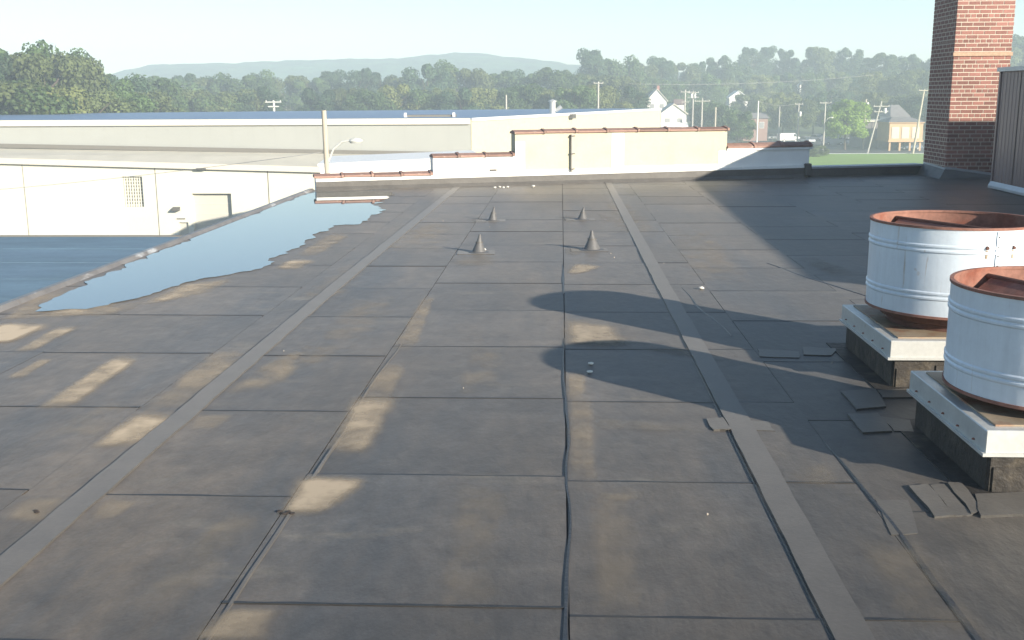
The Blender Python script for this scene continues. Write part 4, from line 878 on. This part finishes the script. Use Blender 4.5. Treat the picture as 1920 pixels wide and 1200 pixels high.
def trunk_mesh(name, seed):
    rs = random.Random(seed); mb = MB()
    mb.tube([(0,0,-0.02),(0.004,0.003,0.2),(rs.uniform(-.02,.02),rs.uniform(-.02,.02),0.5),(rs.uniform(-.02,.02),0,0.82)], [0.024,0.018,0.012,0.003], 8)
    for i in range(6):
        a = rs.random()*6.28; z = 0.24+0.4*rs.random(); l = 0.14+0.12*rs.random()
        mb.tube([(0,0,z),(math.cos(a)*l*0.5,math.sin(a)*l*0.5,z+0.07),(math.cos(a)*l,math.sin(a)*l,z+0.17)], [0.010,0.007,0.002], 6)
    me = bpy.data.meshes.new(name); me.from_pydata(mb.v, [], mb.f); me.materials.append(M['bark']); return me
CR = {}
for i, (k, sh, lf, nl, ml) in enumerate([('a','round',0.0139,26,'leaf_mid'),('b','round',0.0132,32,'leaf_dark'),('c','tall',0.0119,26,'leaf_mid'),('d','broad',0.0145,34,'leaf_olive'),('e','round',0.0139,22,'leaf_olive'),('f','tall',0.0119,30,'leaf_dark'),('g','round',0.0132,30,'leaf_yellow'),('h','broad',0.0145,36,'leaf_mid')]):
    CR[k] = crown_mesh('crown_'+k, 40+i, nl, 15000, sh, lf, ml)
CR['bright'] = crown_mesh('crown_bright', 77, 40, 16000, 'broad', 0.014, 'leaf_bright')
TK = [trunk_mesh('trunk_%d' % i, i) for i in range(4)]
tr = random.Random(21)
def tree(px, py_top, Y, wid, kind, label_, group, name='tree', zb=None):
    tp = aty(px, py_top, Y); x = float(tp[0]); b = terrain(x, Y) if zb is None else zb; h = max(4.0, float(tp[2])-b)
    t = thing(name, (x, Y, b), label_, 'tree', group); t.rotation_euler = (0,0,tr.random()*6.28); w = h*wid
    t.scale = (w, w*tr.uniform(0.9,1.1), h)
    for nm, me in (('trunk', TK[tr.randrange(4)]), ('crown', CR[kind])):
        o = bpy.data.objects.new(nm, me); COL.objects.link(o); o.parent = t
ordn = ['first','second','third','fourth','fifth','sixth','seventh','eighth','ninth','tenth','eleventh','twelfth','thirteenth','fourteenth','fifteenth','sixteenth','seventeenth','eighteenth','nineteenth','twentieth','twenty-first','twenty-second','twenty-third','twenty-fourth','twenty-fifth','twenty-sixth','twenty-seventh','twenty-eighth','twenty-ninth','thirtieth']
def rowtrees(spec, where, group, kinds):
    for i, s in enumerate(sorted(spec)):
        px, py, Y, w = s[:4]; k = s[4] if len(s) > 4 else kinds[i % len(kinds)]
        look = {'a':'rounded mid-green','b':'dense dark green','c':'slim green','d':'spreading olive','e':'olive green','f':'slim dark green','g':'yellow-green','h':'broad green'}[k]
        tree(px, py, Y, w, k, f'{look} tree, {ordn[i]} from left {where}', group)
rowtrees([(-70,40,128,0.9),(-25,66,126,0.9),(25,57,132,0.95),(75,68,128,0.85),(112,78,136,0.8),(146,80,140,0.72,'c'),(185,118,150,0.95),(225,122,165,1.0),(268,126,180,1.0)], 'in the tall hazy grove at far left', 'tall trees at the far left', 'abhdeb')
rowtrees([(-20,120,112,1.15),(40,130,114,1.1),(95,128,116,1.1),(150,140,122,1.1),(205,148,134,1.1),(260,152,150,1.1)], 'in the lower front row before the left grove', 'lower trees at the far left', 'dhgea')
rowtrees([(310,126,240,1.0),(355,124,250,0.9),(398,132,255,0.95),(440,126,250,1.0),(485,124,262,0.9),(530,127,270,1.0),(575,131,270,0.95),(622,128,275,0.95),(668,114,262,0.9,'b'),(712,122,265,0.95),(755,128,270,1.0),(800,106,258,0.85,'b'),(832,104,262,0.8),(872,112,262,0.9),(915,122,270,1.0),(958,127,275,0.9),(1000,122,268,0.9),(1045,109,262,0.9,'a'),(1085,124,268,0.9)],
    'along the skyline row behind the blue warehouse roof', 'skyline trees behind the warehouse', 'abdhceaf')
rowtrees([(300,156,190,1.1),(345,150,196,1.0),(392,156,198,1.1),(436,152,200,1.1),(478,150,202,1.0),(600,152,204,1.0,'b'),(646,150,208,0.95,'e'),(690,156,204,1.0),(736,138,206,0.9,'g'),(782,152,208,1.0),(824,150,210,0.85),(868,152,206,0.95),(910,146,208,0.9),(955,152,210,0.95),(1000,146,212,0.9),(1042,150,212,0.95),(1078,144,206,0.85),(1130,140,214,1.0,'g'),(1172,150,222,1.0)],
    'in the middle row behind the blue warehouse roof', 'middle trees behind the warehouse', 'hdaebgc')
rowtrees([(1105,86,300,0.72,'f'),(1130,96,305,0.8),(1165,93,310,0.8),(1205,106,330,0.85),(1240,102,330,0.9),(1272,104,340,0.85),(1305,106,350,0.8),(1345,94,355,0.85,'b'),(1378,110,350,0.9),(1412,78,375,0.85,'b'),(1442,84,380,0.8),(1478,82,380,0.8,'b'),(1508,104,370,0.9),(1540,76,372,0.85,'e'),(1572,98,380,0.9),(1598,80,375,0.85,'b'),(1635,104,360,0.9),(1668,86,352,0.85,'a'),(1702,92,352,0.85),(1742,92,345,0.9),(1800,92,350,0.9),(1880,72,330,0.95),(1925,60,330,0.95),(1965,70,330,0.95)],
    'along the skyline of the right hillside', 'skyline trees on the right hillside', 'bahdfe')
rowtrees([(1150,128,262,0.95),(1195,140,285,0.95),(1228,136,300,0.95),(1265,140,300,0.95),(1300,140,305,0.9,'b'),(1335,132,312,0.9),(1362,140,330,0.9),(1395,140,335,0.95),(1430,128,330,0.9,'g'),(1465,126,330,0.9),(1500,134,340,0.9,'e'),(1530,130,325,0.95),(1562,124,330,0.95),(1600,128,330,0.9),(1632,118,300,0.8,'g'),(1662,130,310,0.9,'g'),(1700,116,300,0.95),(1740,118,300,0.95,'d')],
    'halfway up the right hillside', 'hillside trees on the right', 'dbhaec')
rowtrees([(1165,176,240,1.1),(1325,178,250,1.0,'h'),(1352,184,243,1.0),(1385,200,228,1.1,'h'),(1405,168,290,1.0),(1440,172,268,0.95,'g'),(1472,160,280,0.95,'g'),(1500,176,262,1.0,'e'),(1528,168,272,1.0,'b'),(1560,160,284,1.0,'b'),(1600,164,282,1.0,'b'),(1640,158,262,0.8,'g'),(1668,170,262,0.9,'e'),(1712,166,258,1.0,'d'),(1745,172,250,1.0),(1890,110,240,1.0),(1930,104,240,1.0)],
    'at the foot of the right hillside', 'trees at the foot of the right hillside', 'dhae')
tree(1590,176,219,0.98,'bright','bright yellow-green rounded tree beside the crossarm lamp pole',None)
def bush(px, py, Y, w, k, label_):
    tp = aty(px, py, Y); x = float(tp[0]); h = float(tp[2])-GZ; t = thing('shrub', (x,Y,GZ), label_, 'shrub', 'shrubs in the town'); t.scale = (w,w,h*1.25)
    o = bpy.data.objects.new('foliage', CR[k]); COL.objects.link(o); o.parent = t; o.location = (0,0,-0.22)
    o = bpy.data.objects.new('stem', TK[0]); COL.objects.link(o); o.parent = t
bush(1528,268,196,6,'d','green shrub at the left end of the lawn'); bush(1392,262,205,8,'h','green shrub above the red coping right of the tall parapet'); bush(1470,262,262,8,'e','low shrub at the back of the parking lot')

# ================================================================== HAZE
hz = obj('haze', MB().box(-660, 660, -170, 840, GZ-5, 36), None, kind='stuff')
tag(hz, 'pale morning haze over the whole town', 'haze')
hm = bpy.data.materials.new('haze_air'); hm.use_nodes = True; N = hm.node_tree.nodes
N.remove(N['Principled BSDF']); pv = N.new('ShaderNodeVolumePrincipled'); pv.inputs['Color'].default_value = (0.78,0.92,1.0,1); pv.inputs['Density'].default_value = 0.0016; pv.inputs['Anisotropy'].default_value = 0.0
hm.node_tree.links.new(pv.outputs[0], N['Material Output'].inputs['Volume']); hz.data.materials.clear(); hz.data.materials.append(hm)
